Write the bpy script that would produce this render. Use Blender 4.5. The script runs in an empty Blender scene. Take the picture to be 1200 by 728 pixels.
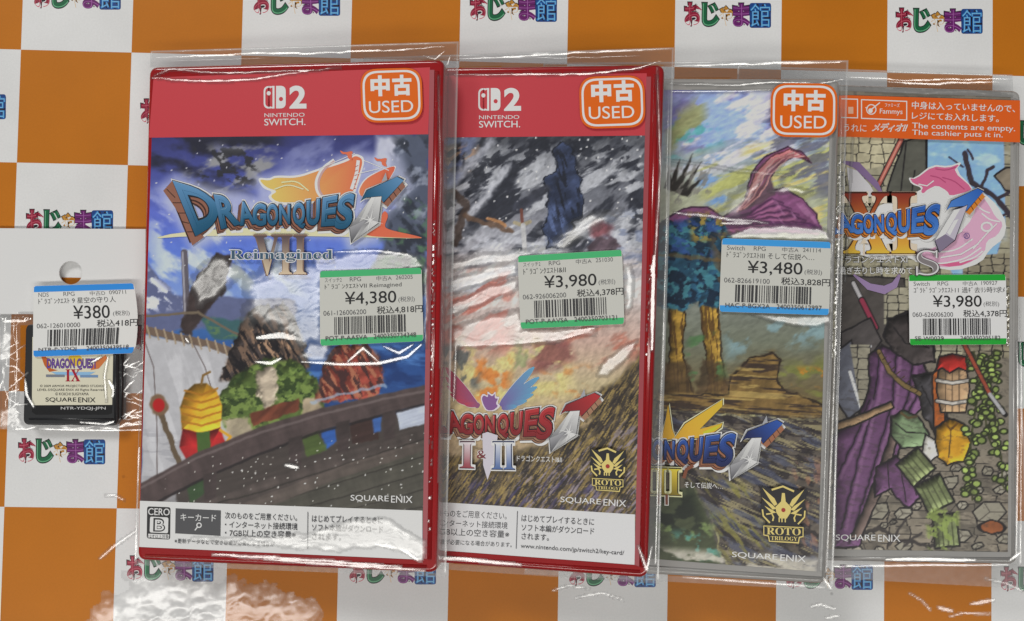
import bpy, bmesh, math, random
import numpy as np
from mathutils import Matrix, Vector

S = bpy.context.scene
COL = S.collection
MM = 0.001
KAL = 0.70            # printed colour -> base colour scale

# ------------------------------------------------------------------ camera
F = 1100.0            # focal length in pixels of a 1200 px wide frame
R = np.array([[0.9994714491306557, -0.018748474120355355, -0.0265578065891266],
              [0.01960266777999528, 0.9992867116865007, 0.03227697728547706],
              [0.025933719142734343, -0.032780521120605026, 0.9991260579358779]])
CAM = np.array([129.00651283834623, 100.56790653141255, -335.8012618561799])   # mm, x right, y down, z down
cam_data = bpy.data.cameras.new('camera')
cam = bpy.data.objects.new('camera', cam_data)
COL.objects.link(cam)
cam_data.sensor_width = 36.0
cam_data.lens = 36.0 * F / 1200.0
cam_data.clip_start = 0.01
cam_data.clip_end = 50.0
D3 = np.diag([1, -1, -1])
r3 = D3 @ np.stack([R[0], -R[1], -R[2]], 1)
mw = Matrix.Identity(4)
for i in range(3):
    for j in range(3):
        mw[i][j] = r3[i, j]
    mw[i][3] = (D3 @ CAM)[i] * MM
cam.matrix_world = mw
S.camera = cam

# ------------------------------------------------------------------ world and lamps
W = bpy.data.worlds.new('World')
S.world = W
W.use_nodes = True
W.node_tree.nodes['Background'].inputs[0].default_value = (0.93, 0.97, 1.0, 1)
W.node_tree.nodes['Background'].inputs[1].default_value = 0.085

TUBE_Y, TUBE_Z, TUBE_L, TUBE_W = -1.18, 2.05, 3.6, 0.34      # ceiling tube row on the near side of the counter


def area(name, loc, sx, sy, power, col, target=(0.12, -0.1, 0)):
    l = bpy.data.lights.new(name, 'AREA')
    l.shape = 'RECTANGLE'
    l.size, l.size_y = sx, sy
    l.energy = power
    l.color = col
    o = bpy.data.objects.new(name, l)
    COL.objects.link(o)
    o.location = loc
    d = Vector(target) - Vector(loc)
    if name == 'ceiling_tube':
        o.rotation_euler = (math.atan2(-(loc[1] - target[1]), loc[2]), 0, 0)
    else:
        o.rotation_euler = d.to_track_quat('-Z', 'Y').to_euler()
    return o


area('ceiling_tube', (0.12, TUBE_Y, TUBE_Z), TUBE_L, TUBE_W, 32, (1.0, 0.975, 0.92))
area('ceiling_panel', (-1.15, 1.95, 1.75), 1.0, 0.7, 38, (1.0, 0.99, 0.97))

S.view_settings.view_transform = 'Standard'
S.view_settings.look = 'None'
S.view_settings.exposure = 0.0
S.view_settings.gamma = 1.0
S.cycles.transparent_max_bounces = 24
S.cycles.max_bounces = 8
S.cycles.sample_clamp_indirect = 4.0


# ------------------------------------------------------------------ small maths helpers
def lin(c):
    c = np.asarray(c, float)
    return np.where(c <= 0.04045, c / 12.92, ((c + 0.055) / 1.055) ** 2.4)


def ink(rgb):
    return np.clip(lin(np.asarray(rgb, float) / 255.0) / KAL, 0.004, 0.86)


def smooth(a, b, x):
    t = np.clip((x - a) / (b - a + 1e-9), 0, 1)
    return t * t * (3 - 2 * t)


def hash2(ix, iy, seed):
    h = (ix.astype(np.int64) * 374761393 + iy.astype(np.int64) * 668265263 + seed * 144665) & 0x7fffffff
    h = ((h ^ (h >> 13)) * 1274126177) & 0x7fffffff
    h = h ^ (h >> 16)
    return (h & 0xffff) / 65535.0


def vnoise(x, y, seed=0):
    ix, iy = np.floor(x), np.floor(y)
    fx, fy = x - ix, y - iy
    fx, fy = fx * fx * (3 - 2 * fx), fy * fy * (3 - 2 * fy)
    a, b = hash2(ix, iy, seed), hash2(ix + 1, iy, seed)
    c, d = hash2(ix, iy + 1, seed), hash2(ix + 1, iy + 1, seed)
    return (a * (1 - fx) + b * fx) * (1 - fy) + (c * (1 - fx) + d * fx) * fy


def fbm(x, y, seed=0, octv=4):
    s, a, t = 0, 0.5, 0
    for k in range(octv):
        s = s + a * vnoise(x * 2 ** k + 17.3 * k, y * 2 ** k - 9.1 * k, seed + k)
        t += a
        a *= 0.5
    return s / t


def seg_dist(X, Y, a, b):
    dx, dy = b[0] - a[0], b[1] - a[1]
    t = np.clip(((X - a[0]) * dx + (Y - a[1]) * dy) / (dx * dx + dy * dy + 1e-9), 0, 1)
    return np.hypot(X - a[0] - t * dx, Y - a[1] - t * dy), t


def poly_sd(X, Y, pts):
    d = np.full(X.shape, 1e9)
    inside = np.zeros(X.shape, bool)
    n = len(pts)
    for i in range(n):
        a, b = pts[i], pts[(i + 1) % n]
        d = np.minimum(d, seg_dist(X, Y, a, b)[0])
        if a[1] != b[1]:
            cond = ((a[1] > Y) != (b[1] > Y)) & (X < (b[0] - a[0]) * (Y - a[1]) / (b[1] - a[1]) + a[0])
            inside ^= cond
    return np.where(inside, -d, d)


# ------------------------------------------------------------------ a card: a flat face somewhere on the counter
class Card:
    """a plane with its own millimetre coordinates (u right, v down); pixels of the photo are carried onto it"""

    def __init__(self, q):
        x, y, z, rz, ro, pi = q
        c, s = math.cos, math.sin
        self.M = (np.array([[c(rz), -s(rz), 0], [s(rz), c(rz), 0], [0, 0, 1]])
                  @ np.array([[c(ro), 0, s(ro)], [0, 1, 0], [-s(ro), 0, c(ro)]])
                  @ np.array([[1, 0, 0], [0, c(pi), -s(pi)], [0, s(pi), c(pi)]]))
        self.o = np.array([x, y, z], float)

    def uv(self, px, py, h=0.0):
        px, py = np.asarray(px, float), np.asarray(py, float)
        d = np.stack([(px - 600) / F, (py - 364) / F, np.ones_like(px)], -1) @ R
        n = self.M[:, 2]
        o = self.o - h * n
        t = ((o - CAM) @ n) / (d @ n)
        p = (CAM + t[..., None] * d - o) @ self.M
        return p[..., 0], p[..., 1]

    def world(self, u, v, h=0.0):
        p = np.stack([np.asarray(u, float), np.asarray(v, float), -h + np.zeros_like(np.asarray(u, float))], -1)
        return p @ self.M.T + self.o

    def px(self, u, v, h=0.0):
        c = (self.world(u, v, h) - CAM) @ R.T
        return F * c[..., 0] / c[..., 2] + 600, F * c[..., 1] / c[..., 2] + 364

    def matrix(self):
        m = D3 @ self.M @ D3
        o = D3 @ self.o * MM
        w = Matrix.Identity(4)
        for i in range(3):
            for j in range(3):
                w[i][j] = m[i, j]
            w[i][3] = o[i]
        return w


# ------------------------------------------------------------------ materials
def new_mat(name):
    m = bpy.data.materials.new(name)
    m.use_nodes = True
    return m, m.node_tree.nodes, m.node_tree.links, m.node_tree.nodes['Principled BSDF']


def ink_mat(name, rough=0.45, coat=0.0, coat_rough=0.1, grain=0.05):
    m, N, L, P = new_mat(name)
    a = N.new('ShaderNodeAttribute')
    a.attribute_name = 'Col'
    t = N.new('ShaderNodeTexCoord')
    n = N.new('ShaderNodeTexNoise')
    n.inputs['Scale'].default_value = 2600
    n.inputs['Detail'].default_value = 2
    mr = N.new('ShaderNodeMapRange')
    mr.inputs[3].default_value = 1 - grain
    mr.inputs[4].default_value = 1 + grain
    mx = N.new('ShaderNodeMix')
    mx.data_type = 'RGBA'
    mx.blend_type = 'MULTIPLY'
    mx.inputs[0].default_value = 1
    L.new(t.outputs['Object'], n.inputs['Vector'])
    L.new(n.outputs[0], mr.inputs[0])
    L.new(a.outputs['Color'], mx.inputs[6])
    L.new(mr.outputs[0], mx.inputs[7])
    L.new(mx.outputs[2], P.inputs['Base Color'])
    P.inputs['Roughness'].default_value = rough
    P.inputs['Coat Weight'].default_value = coat
    P.inputs['Coat Roughness'].default_value = coat_rough
    return m


M_COVER = ink_mat('printed_cover', 0.4, 0.8, 0.12)
M_LABEL = ink_mat('label_paper', 0.55, 0.0, 0.2, 0.03)
M_STICK = ink_mat('glossy_sticker', 0.35, 0.25, 0.15, 0.03)
M_PRINT = ink_mat('mat_print', 0.4, 0.4, 0.2, 0.04)


def plastic(name, col, rough=0.25, coat=0.5, noise=0.0, trans=0.0):
    m, N, L, P = new_mat(name)
    t = N.new('ShaderNodeTexCoord')
    n = N.new('ShaderNodeTexNoise')
    n.inputs['Scale'].default_value = 60
    n.inputs['Detail'].default_value = 4
    mr = N.new('ShaderNodeMapRange')
    mr.inputs[3].default_value = 0.85
    mr.inputs[4].default_value = 1.12
    mx = N.new('ShaderNodeMix')
    mx.data_type = 'RGBA'
    mx.blend_type = 'MULTIPLY'
    mx.inputs[0].default_value = 1
    mx.inputs[6].default_value = (*col, 1)
    L.new(t.outputs['Object'], n.inputs['Vector'])
    L.new(n.outputs[0], mr.inputs[0])
    L.new(mr.outputs[0], mx.inputs[7])
    L.new(mx.outputs[2], P.inputs['Base Color'])
    P.inputs['Roughness'].default_value = rough
    P.inputs['Coat Weight'].default_value = coat
    P.inputs['Coat Roughness'].default_value = 0.08
    if trans:
        tr = N.new('ShaderNodeBsdfTransparent')
        ms = N.new('ShaderNodeMixShader')
        ms.inputs[0].default_value = trans
        L.new(P.outputs[0], ms.inputs[1])
        L.new(tr.outputs[0], ms.inputs[2])
        L.new(ms.outputs[0], N['Material Output'].inputs['Surface'])
    return m


M_RED = plastic('red_case_plastic', (0.36, 0.010, 0.012), 0.22, 0.7)
M_CLEAR = plastic('clear_case_plastic', (0.44, 0.43, 0.415), 0.25, 0.7, 0, 0.12)
M_BLACK = plastic('black_cartridge_plastic', (0.022, 0.023, 0.026), 0.42, 0.15)


def film_mat(name, rough, gain, milk, soft_rough):
    """thin clear film: see-through, mirrors a little of the room about its rippled surface normal"""
    m, N, L, P = new_mat(name)
    N.remove(P)
    a = N.new('ShaderNodeAttribute')
    a.attribute_name = 'ripple'
    vt = N.new('ShaderNodeVectorTransform')
    vt.vector_type = 'NORMAL'
    vt.convert_from = 'OBJECT'
    vt.convert_to = 'WORLD'
    L.new(a.outputs['Vector'], vt.inputs[0])
    g = N.new('ShaderNodeBsdfGlossy')
    sf = N.new('ShaderNodeAttribute')
    sf.attribute_name = 'soften'
    rr = N.new('ShaderNodeMapRange')
    rr.inputs[3].default_value = rough
    rr.inputs[4].default_value = soft_rough
    L.new(sf.outputs['Fac'], rr.inputs[0])
    L.new(rr.outputs[0], g.inputs['Roughness'])
    L.new(vt.outputs[0], g.inputs['Normal'])
    tr = N.new('ShaderNodeBsdfTransparent')
    tr.inputs[0].default_value = (0.985, 0.985, 0.985, 1)
    df = N.new('ShaderNodeBsdfDiffuse')
    df.inputs[0].default_value = (0.8, 0.8, 0.8, 1)
    hz = N.new('ShaderNodeAttribute')
    hz.attribute_name = 'milk'
    m1 = N.new('ShaderNodeMixShader')
    mm = N.new('ShaderNodeMath')
    mm.operation = 'MULTIPLY'
    mm.inputs[1].default_value = milk
    L.new(hz.outputs['Fac'], mm.inputs[0])
    L.new(mm.outputs[0], m1.inputs[0])
    L.new(tr.outputs[0], m1.inputs[1])
    L.new(df.outputs[0], m1.inputs[2])
    m2 = N.new('ShaderNodeMixShader')
    m2.inputs[0].default_value = gain
    L.new(m1.outputs[0], m2.inputs[1])
    L.new(g.outputs[0], m2.inputs[2])
    L.new(m2.outputs[0], N['Material Output'].inputs['Surface'])
    return m


M_FILM = film_mat('clear_film', 0.20, 0.215, 1.0, 0.33)
M_VINYL = film_mat('counter_vinyl', 0.18, 0.115, 0.0, 0.24)


# ------------------------------------------------------------------ object helpers
def empty(name, matrix, label=None, cat=None, group=None):
    o = bpy.data.objects.new(name, None)
    o.empty_display_size = 0.02
    COL.objects.link(o)
    o.matrix_world = matrix
    tag(o, label, cat, group)
    return o


def tag(o, label=None, cat=None, group=None, kind=None):
    if label:
        o['label'] = label
    if cat:
        o['category'] = cat
    if group:
        o['group'] = group
    if kind:
        o['kind'] = kind
    return o


def link(name, me, parent=None, matrix=None):
    o = bpy.data.objects.new(name, me)
    COL.objects.link(o)
    if parent is not None:
        o.parent = parent
    if matrix is not None:
        o.matrix_world = matrix
    return o


_glyphs = {}


def glyph(s, bold=0.0):
    """outline mesh of a string: vertices (n,2) scaled to its own box 0..1 (y up) and faces"""
    k = (s, round(bold, 3))
    if k not in _glyphs:
        c = bpy.data.curves.new('t', 'FONT')
        c.body = s
        c.offset = bold
        c.resolution_u = 5
        o = bpy.data.objects.new('t', c)
        COL.objects.link(o)
        dg = bpy.context.evaluated_depsgraph_get()
        m = bpy.data.meshes.new_from_object(o.evaluated_get(dg))
        v = np.zeros(len(m.vertices) * 3)
        m.vertices.foreach_get('co', v)
        v = v.reshape(-1, 3)[:, :2]
        f = [tuple(p.vertices) for p in m.polygons]
        bpy.data.meshes.remove(m)
        bpy.data.objects.remove(o)
        bpy.data.curves.remove(c)
        lo, hi = v.min(0), v.max(0)
        _glyphs[k] = ((v - lo) / (hi - lo), f, hi - lo)
    return _glyphs[k]


class Ink:
    """collects printed shapes given in photo pixels, laid on one card; build() links them as one mesh"""

    def __init__(self, card, h=0.05, step=0.012):
        self.c, self.h, self.step = card, h, step
        self.V, self.Fc, self.K = [], [], []
        self.n = 0

    def _add(self, X, Y, faces, col, grad=None):
        u, v = self.c.uv(X, Y)
        self._addl(u, v, faces, col if grad is None else grad)

    def _addl(self, u, v, faces, col):
        self.V.append(np.stack([u, -v, np.full(len(u), self.h)], 1))
        self.Fc += [tuple(i + self.n for i in f) for f in faces]
        col = np.asarray(col, float)
        if col.ndim == 1:
            col = np.tile(col, (len(u), 1))
        self.K.append(ink(col))
        self.n += len(u)
        self.h += self.step

    def poly(self, pts, col, grad=None):
        p = np.array(pts, float)
        if grad is not None:                       # (axis point a, point b, colour at b)
            a, b, c2 = grad
            d = np.array(b, float) - np.array(a, float)
            t = np.clip(((p - np.array(a)) @ d) / (d @ d), 0, 1)[:, None]
            col = np.array(col) * (1 - t) + np.array(c2) * t
        self._add(p[:, 0], p[:, 1], [tuple(range(len(p)))], col)

    def rect_uv(self, u0, v0, u1, v1, col):
        self._addl(np.array([u0, u1, u1, u0.__float__()]), np.array([v0, v0, v1, v1]), [(0, 1, 2, 3)], col)

    def line(self, pts, w, col):
        pts = [np.array(p, float) for p in pts]
        X, Y, fs, i = [], [], [], 0
        for k in range(len(pts)):
            a = pts[max(k - 1, 0)]
            b = pts[min(k + 1, len(pts) - 1)]
            d = (b - a) / (np.hypot(*(b - a)) + 1e-9)
            n = np.array([-d[1], d[0]]) * (w[k] if hasattr(w, '__len__') else w) / 2
            for q in (pts[k] + n, pts[k] - n):
                X.append(q[0]); Y.append(q[1])
        for k in range(len(pts) - 1):
            fs.append((2 * k, 2 * k + 2, 2 * k + 3, 2 * k + 1))
        self._add(np.array(X), np.array(Y), fs, col)

    def disc(self, cx, cy, rx, ry, col, n=28):
        t = np.linspace(0, 2 * math.pi, n, endpoint=False)
        self._add(cx + rx * np.cos(t), cy + ry * np.sin(t), [tuple(range(n))], col)

    def ring(self, cx, cy, rx, ry, w, col, n=40, a0=0, a1=2 * math.pi):
        t = np.linspace(a0, a1, n)
        self.line([(cx + rx * math.cos(a), cy + ry * math.sin(a)) for a in t], w, col)

    def quad_text(self, s, quad, col, bold=0.0, col2=None):
        """text whose own box is stretched over quad = TL, TR, BR, BL (pixels)"""
        e = 0.0
        if 0.001 < bold <= 0.03:                     # light emboldening: overprint, which keeps dense characters open
            e, bold = bold * 0.55, 0.0
        g, f, _ = glyph(s, bold)
        if e:
            hh = np.hypot(*(np.array(quad[3], float) - np.array(quad[0], float)))
            st = self.step
            for dx, dy in ((-e, 0), (e, 0), (0, -e)):
                self.step = st * 0.3
                self.quad_text(s, [(p[0] + dx * hh, p[1] + dy * hh) for p in quad], col, 0.0, col2)
            self.step = st
        TL, TR, BR, BL = [np.array(p, float) for p in quad]
        a, b = g[:, :1], 1 - g[:, 1:2]
        p = TL * (1 - a) * (1 - b) + TR * a * (1 - b) + BR * a * b + BL * (1 - a) * b
        if col2 is not None:
            col = np.array(col) * (1 - b) + np.array(col2) * b
        self._add(p[:, 0], p[:, 1], f, col)

    def text(self, s, x0, y0, x1, y1, col, bold=0.0, slope=0.0, slant=0.0, col2=None):
        dy = slope * (x1 - x0)
        sx = slant * (y1 - y0)
        k = -slope * (y1 - y0)
        self.quad_text(s, [(x0 + sx, y0), (x1 + sx, y0 + dy), (x1 + k, y1 + dy), (x0 + k, y1)], col, bold, col2)

    def build(self, name, mat, parent=None, matrix=None):
        me = bpy.data.meshes.new(name)
        V = np.concatenate(self.V) * MM
        me.from_pydata(V.tolist(), [], self.Fc)
        K = np.concatenate(self.K)
        ca = me.color_attributes.new('Col', 'FLOAT_COLOR', 'POINT')
        ca.data.foreach_set('color', np.concatenate([K, np.ones((len(K), 1))], 1).ravel())
        me.materials.append(mat)
        bm = bmesh.new()
        bm.from_mesh(me)
        for f in bm.faces:
            if f.normal.z < 0:
                f.normal_flip()
        bm.to_mesh(me)
        bm.free()
        return link(name, me, parent, matrix)


def round_rect(quad, r, n=6):
    """rounded quad in pixels"""
    q = [np.array(p, float) for p in quad]
    out = []
    for i in range(4):
        a, b, c = q[i - 1], q[i], q[(i + 1) % 4]
        d1, d2 = (a - b) / np.hypot(*(a - b)), (c - b) / np.hypot(*(c - b))
        for k in range(n + 1):
            t = k / n
            p0, p2 = b + d1 * r, b + d2 * r
            p1 = b + (d1 + d2) * r * 0.10
            out.append((1 - t) ** 2 * p0 + 2 * t * (1 - t) * (b + (d1 + d2) * r * 0.0) + t * t * p2)
    return [tuple(p) for p in out]


def curve(pts, n=2, closed=True):
    """corner cutting: a drawn, flowing outline"""
    p = [np.array(q, float) for q in pts]
    for _ in range(n):
        o = []
        m = len(p) if closed else len(p) - 1
        if not closed:
            o.append(p[0])
        for i in range(m):
            a, b = p[i], p[(i + 1) % len(p)]
            o += [a * 0.78 + b * 0.22, a * 0.22 + b * 0.78]
        if not closed:
            o.append(p[-1])
        p = o
    return [tuple(q) for q in p]


def grid_mesh(name, U, V, Z, keep=None):
    """(rows, cols) arrays in mm -> mesh, faces kept where all corners are kept"""
    r, c = U.shape
    idx = np.arange(r * c).reshape(r, c)
    f = np.stack([idx[1:, :-1], idx[1:, 1:], idx[:-1, 1:], idx[:-1, :-1]], -1).reshape(-1, 4)
    if keep is not None:
        k = keep.ravel()
        f = f[k[f].any(1)]
        used = np.zeros(r * c, bool)
        used[f.ravel()] = True
        remap = np.cumsum(used) - 1
        f = remap[f]
    else:
        used = np.ones(r * c, bool)
    P = np.stack([U.ravel(), -V.ravel(), Z.ravel()], 1)[used] * MM
    me = bpy.data.meshes.new(name)
    me.vertices.add(len(P))
    me.vertices.foreach_set('co', P.ravel())
    me.loops.add(f.size)
    me.loops.foreach_set('vertex_index', f.ravel().astype(np.int32))
    me.polygons.add(len(f))
    me.polygons.foreach_set('loop_start', np.arange(0, f.size, 4, dtype=np.int32))
    me.polygons.foreach_set('use_smooth', np.ones(len(f), bool))
    me.update(calc_edges=True)
    return me, used


# ------------------------------------------------------------------ painting the printed pictures (generic stand-in art)
class Paint:
    def __init__(self, X, Y, seed=1):
        self.X, self.Y, self.seed = X, Y, seed
        self.C = np.zeros(X.shape + (3,))

    def mix(self, col, m):
        m = m[..., None]
        self.C = self.C * (1 - m) + np.asarray(col, float) * m

    def n(self, sx, sy=None, seed=0, octv=4, ang=0.0):
        sy = sy or sx
        c, s = math.cos(ang), math.sin(ang)
        x, y = self.X * c + self.Y * s, -self.X * s + self.Y * c
        return fbm(x / sx, y / sy, self.seed * 31 + seed, octv)

    def vgrad(self, stops):
        ys = [s[0] for s in stops]
        for k in range(3):
            self.C[..., k] = np.interp(self.Y, ys, [s[1][k] for s in stops])

    def sd(self, pts, warp=0.0, ws=14.0, seed=5):
        X, Y = self.X, self.Y
        if warp:
            X = X + (self.n(ws, seed=seed, octv=3) - 0.5) * 2 * warp
            Y = Y + (self.n(ws, seed=seed + 50, octv=3) - 0.5) * 2 * warp
        p = np.array(pts, float)
        lo, hi = p.min(0) - 40, p.max(0) + 40
        b = (X > lo[0]) & (X < hi[0]) & (Y > lo[1]) & (Y < hi[1])
        out = np.full(X.shape, 99.0)
        out[b] = poly_sd(X[b], Y[b], pts)
        return out

    def poly(self, pts, col, soft=1.2, warp=0.0, ws=14.0, alpha=1.0, edge=None, ew=1.3, seed=5, tone=0.0, tdir=(1, 1), puff=0.0, amp=0.55):
        d = self.sd(pts, warp, ws, seed)
        m = smooth(soft, -soft, d) * alpha
        c = np.array(col, float)
        if tone:                                    # brushwork and form inside the painted shape
            k = 1 + tone * 2 * (self.n(9, 22, seed + 9, 4, math.atan2(tdir[1], tdir[0])) - 0.5)
            c = c * k[..., None]
        if puff:                                    # drawn roundness of the illustrated thing, lit from the upper left of the picture
            t = np.clip(-d / puff, 0, 1)
            gy, gx = np.gradient(np.clip(d, -puff, 3))
            g = np.hypot(gx, gy) + 1e-6
            side = (-(gx / g) * -0.55 - (gy / g) * -0.83) * (1 - t) * (g > 1e-4)
            k = 0.96 + amp * 0.75 * (-side) * -1.0 + amp * 0.25 * (t - 0.5)
            c = c * np.clip(k, 0.3, 1.5)[..., None]
        self.C = self.C * (1 - m[..., None]) + c * m[..., None]
        if edge is not None:
            e = smooth(ew, ew * 0.35, np.abs(d + ew * 0.3)) * alpha
            self.mix(edge, e)

    def line(self, pts, w, col, soft=0.8, alpha=1.0, warp=0.0):
        X, Y = self.X, self.Y
        if warp:
            X = X + (self.n(9, seed=71, octv=3) - 0.5) * 2 * warp
            Y = Y + (self.n(9, seed=72, octv=3) - 0.5) * 2 * warp
        d = np.full(X.shape, 99.0)
        for a, b in zip(pts[:-1], pts[1:]):
            lo = np.minimum(a, b) - np.array(30.0)
            hi = np.maximum(a, b) + np.array(30.0)
            bb = (X > lo[0]) & (X < hi[0]) & (Y > lo[1]) & (Y < hi[1])
            d[bb] = np.minimum(d[bb], seg_dist(X[bb], Y[bb], a, b)[0])
        self.mix(col, smooth(w / 2 + soft, w / 2 - soft * 0.5, d) * alpha)

    def ell(self, cx, cy, rx, ry, col, soft=0.12, warp=0.0, alpha=1.0, edge=None, tone=0.0):
        X, Y = self.X, self.Y
        if warp:
            X = X + (self.n(12, seed=81, octv=3) - 0.5) * 2 * warp
            Y = Y + (self.n(12, seed=82, octv=3) - 0.5) * 2 * warp
        q = np.hypot((X - cx) / rx, (Y - cy) / ry)
        c = np.array(col, float)
        if tone:
            c = c * (1 + tone * 2 * (self.n(7, 16, 33, 4) - 0.5))[..., None]
        m = smooth(1 + soft, 1 - soft, q)[..., None] * alpha
        self.C = self.C * (1 - m) + c * m
        if edge is not None:
            w = 1.4 / min(rx, ry)
            self.mix(edge, smooth(w, w * 0.4, np.abs(q - 1)))

    def cloud(self, col, sx, sy, lo, hi, seed=0, ang=0.0, alpha=1.0, region=None, soft=25.0):
        m = smooth(lo, hi, self.n(sx, sy, seed, 5, ang)) * alpha
        if region is not None:
            m = m * smooth(soft, -soft, self.sd(region))
        self.mix(col, m)

    def specks(self, col, cell, thr, size, region=None, seed=3, alpha=1.0):
        gx, gy = np.floor(self.X / cell), np.floor(self.Y / cell)
        r = hash2(gx, gy, seed)
        cx, cy = (gx + 0.2 + 0.6 * hash2(gx, gy, seed + 1)) * cell, (gy + 0.2 + 0.6 * hash2(gx, gy, seed + 2)) * cell
        d = np.hypot(self.X - cx, self.Y - cy)
        m = (r > thr) * smooth(size, size * 0.4, d) * alpha
        if region is not None:
            m = m * smooth(8, -8, self.sd(region))
        self.mix(col, m)

    def stones(self, region, cell, c1, c2, edge, ew=1.1, seed=9, sy=1.0, jit=0.75, soft=1.0, alpha=1.0):
        """broken stones: cell pattern with dark joints"""
        x, y = self.X / cell, self.Y / (cell * sy)
        gx, gy = np.floor(x), np.floor(y)
        f1 = np.full(x.shape, 9.0); f2 = np.full(x.shape, 9.0); cid = np.zeros(x.shape)
        for i in (-1, 0, 1):
            for j in (-1, 0, 1):
                qx, qy = gx + i, gy + j
                px = qx + 0.5 + jit * (hash2(qx, qy, seed) - 0.5)
                py = qy + 0.5 + jit * (hash2(qx, qy, seed + 1) - 0.5)
                d = np.hypot(x - px, y - py)
                nearer = d < f1
                f2 = np.where(nearer, f1, np.minimum(f2, d))
                cid = np.where(nearer, hash2(qx, qy, seed + 2), cid)
                f1 = np.where(nearer, d, f1)
        m = smooth(soft, -soft, self.sd(region)) * alpha
        c = np.asarray(c1, float) + (np.asarray(c2, float) - np.asarray(c1, float)) * cid[..., None]
        c = c * (0.9 + 0.2 * self.n(6, seed=seed + 4))[..., None]
        e = smooth(ew / cell * 1.6, ew / cell * 0.5, f2 - f1)[..., None]
        c = c * (1 - e) + np.asarray(edge, float) * e
        self.C = self.C * (1 - m[..., None]) + c * m[..., None]

    def brush(self, amt, sx, sy, ang, seed=90, region=None):
        k = 1 + amt * 2 * (self.n(sx, sy, seed, 4, ang) - 0.5)
        if region is not None:
            m = smooth(6, -6, self.sd(region))
            k = 1 + (k - 1) * m
        self.C = self.C * k[..., None]


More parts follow.
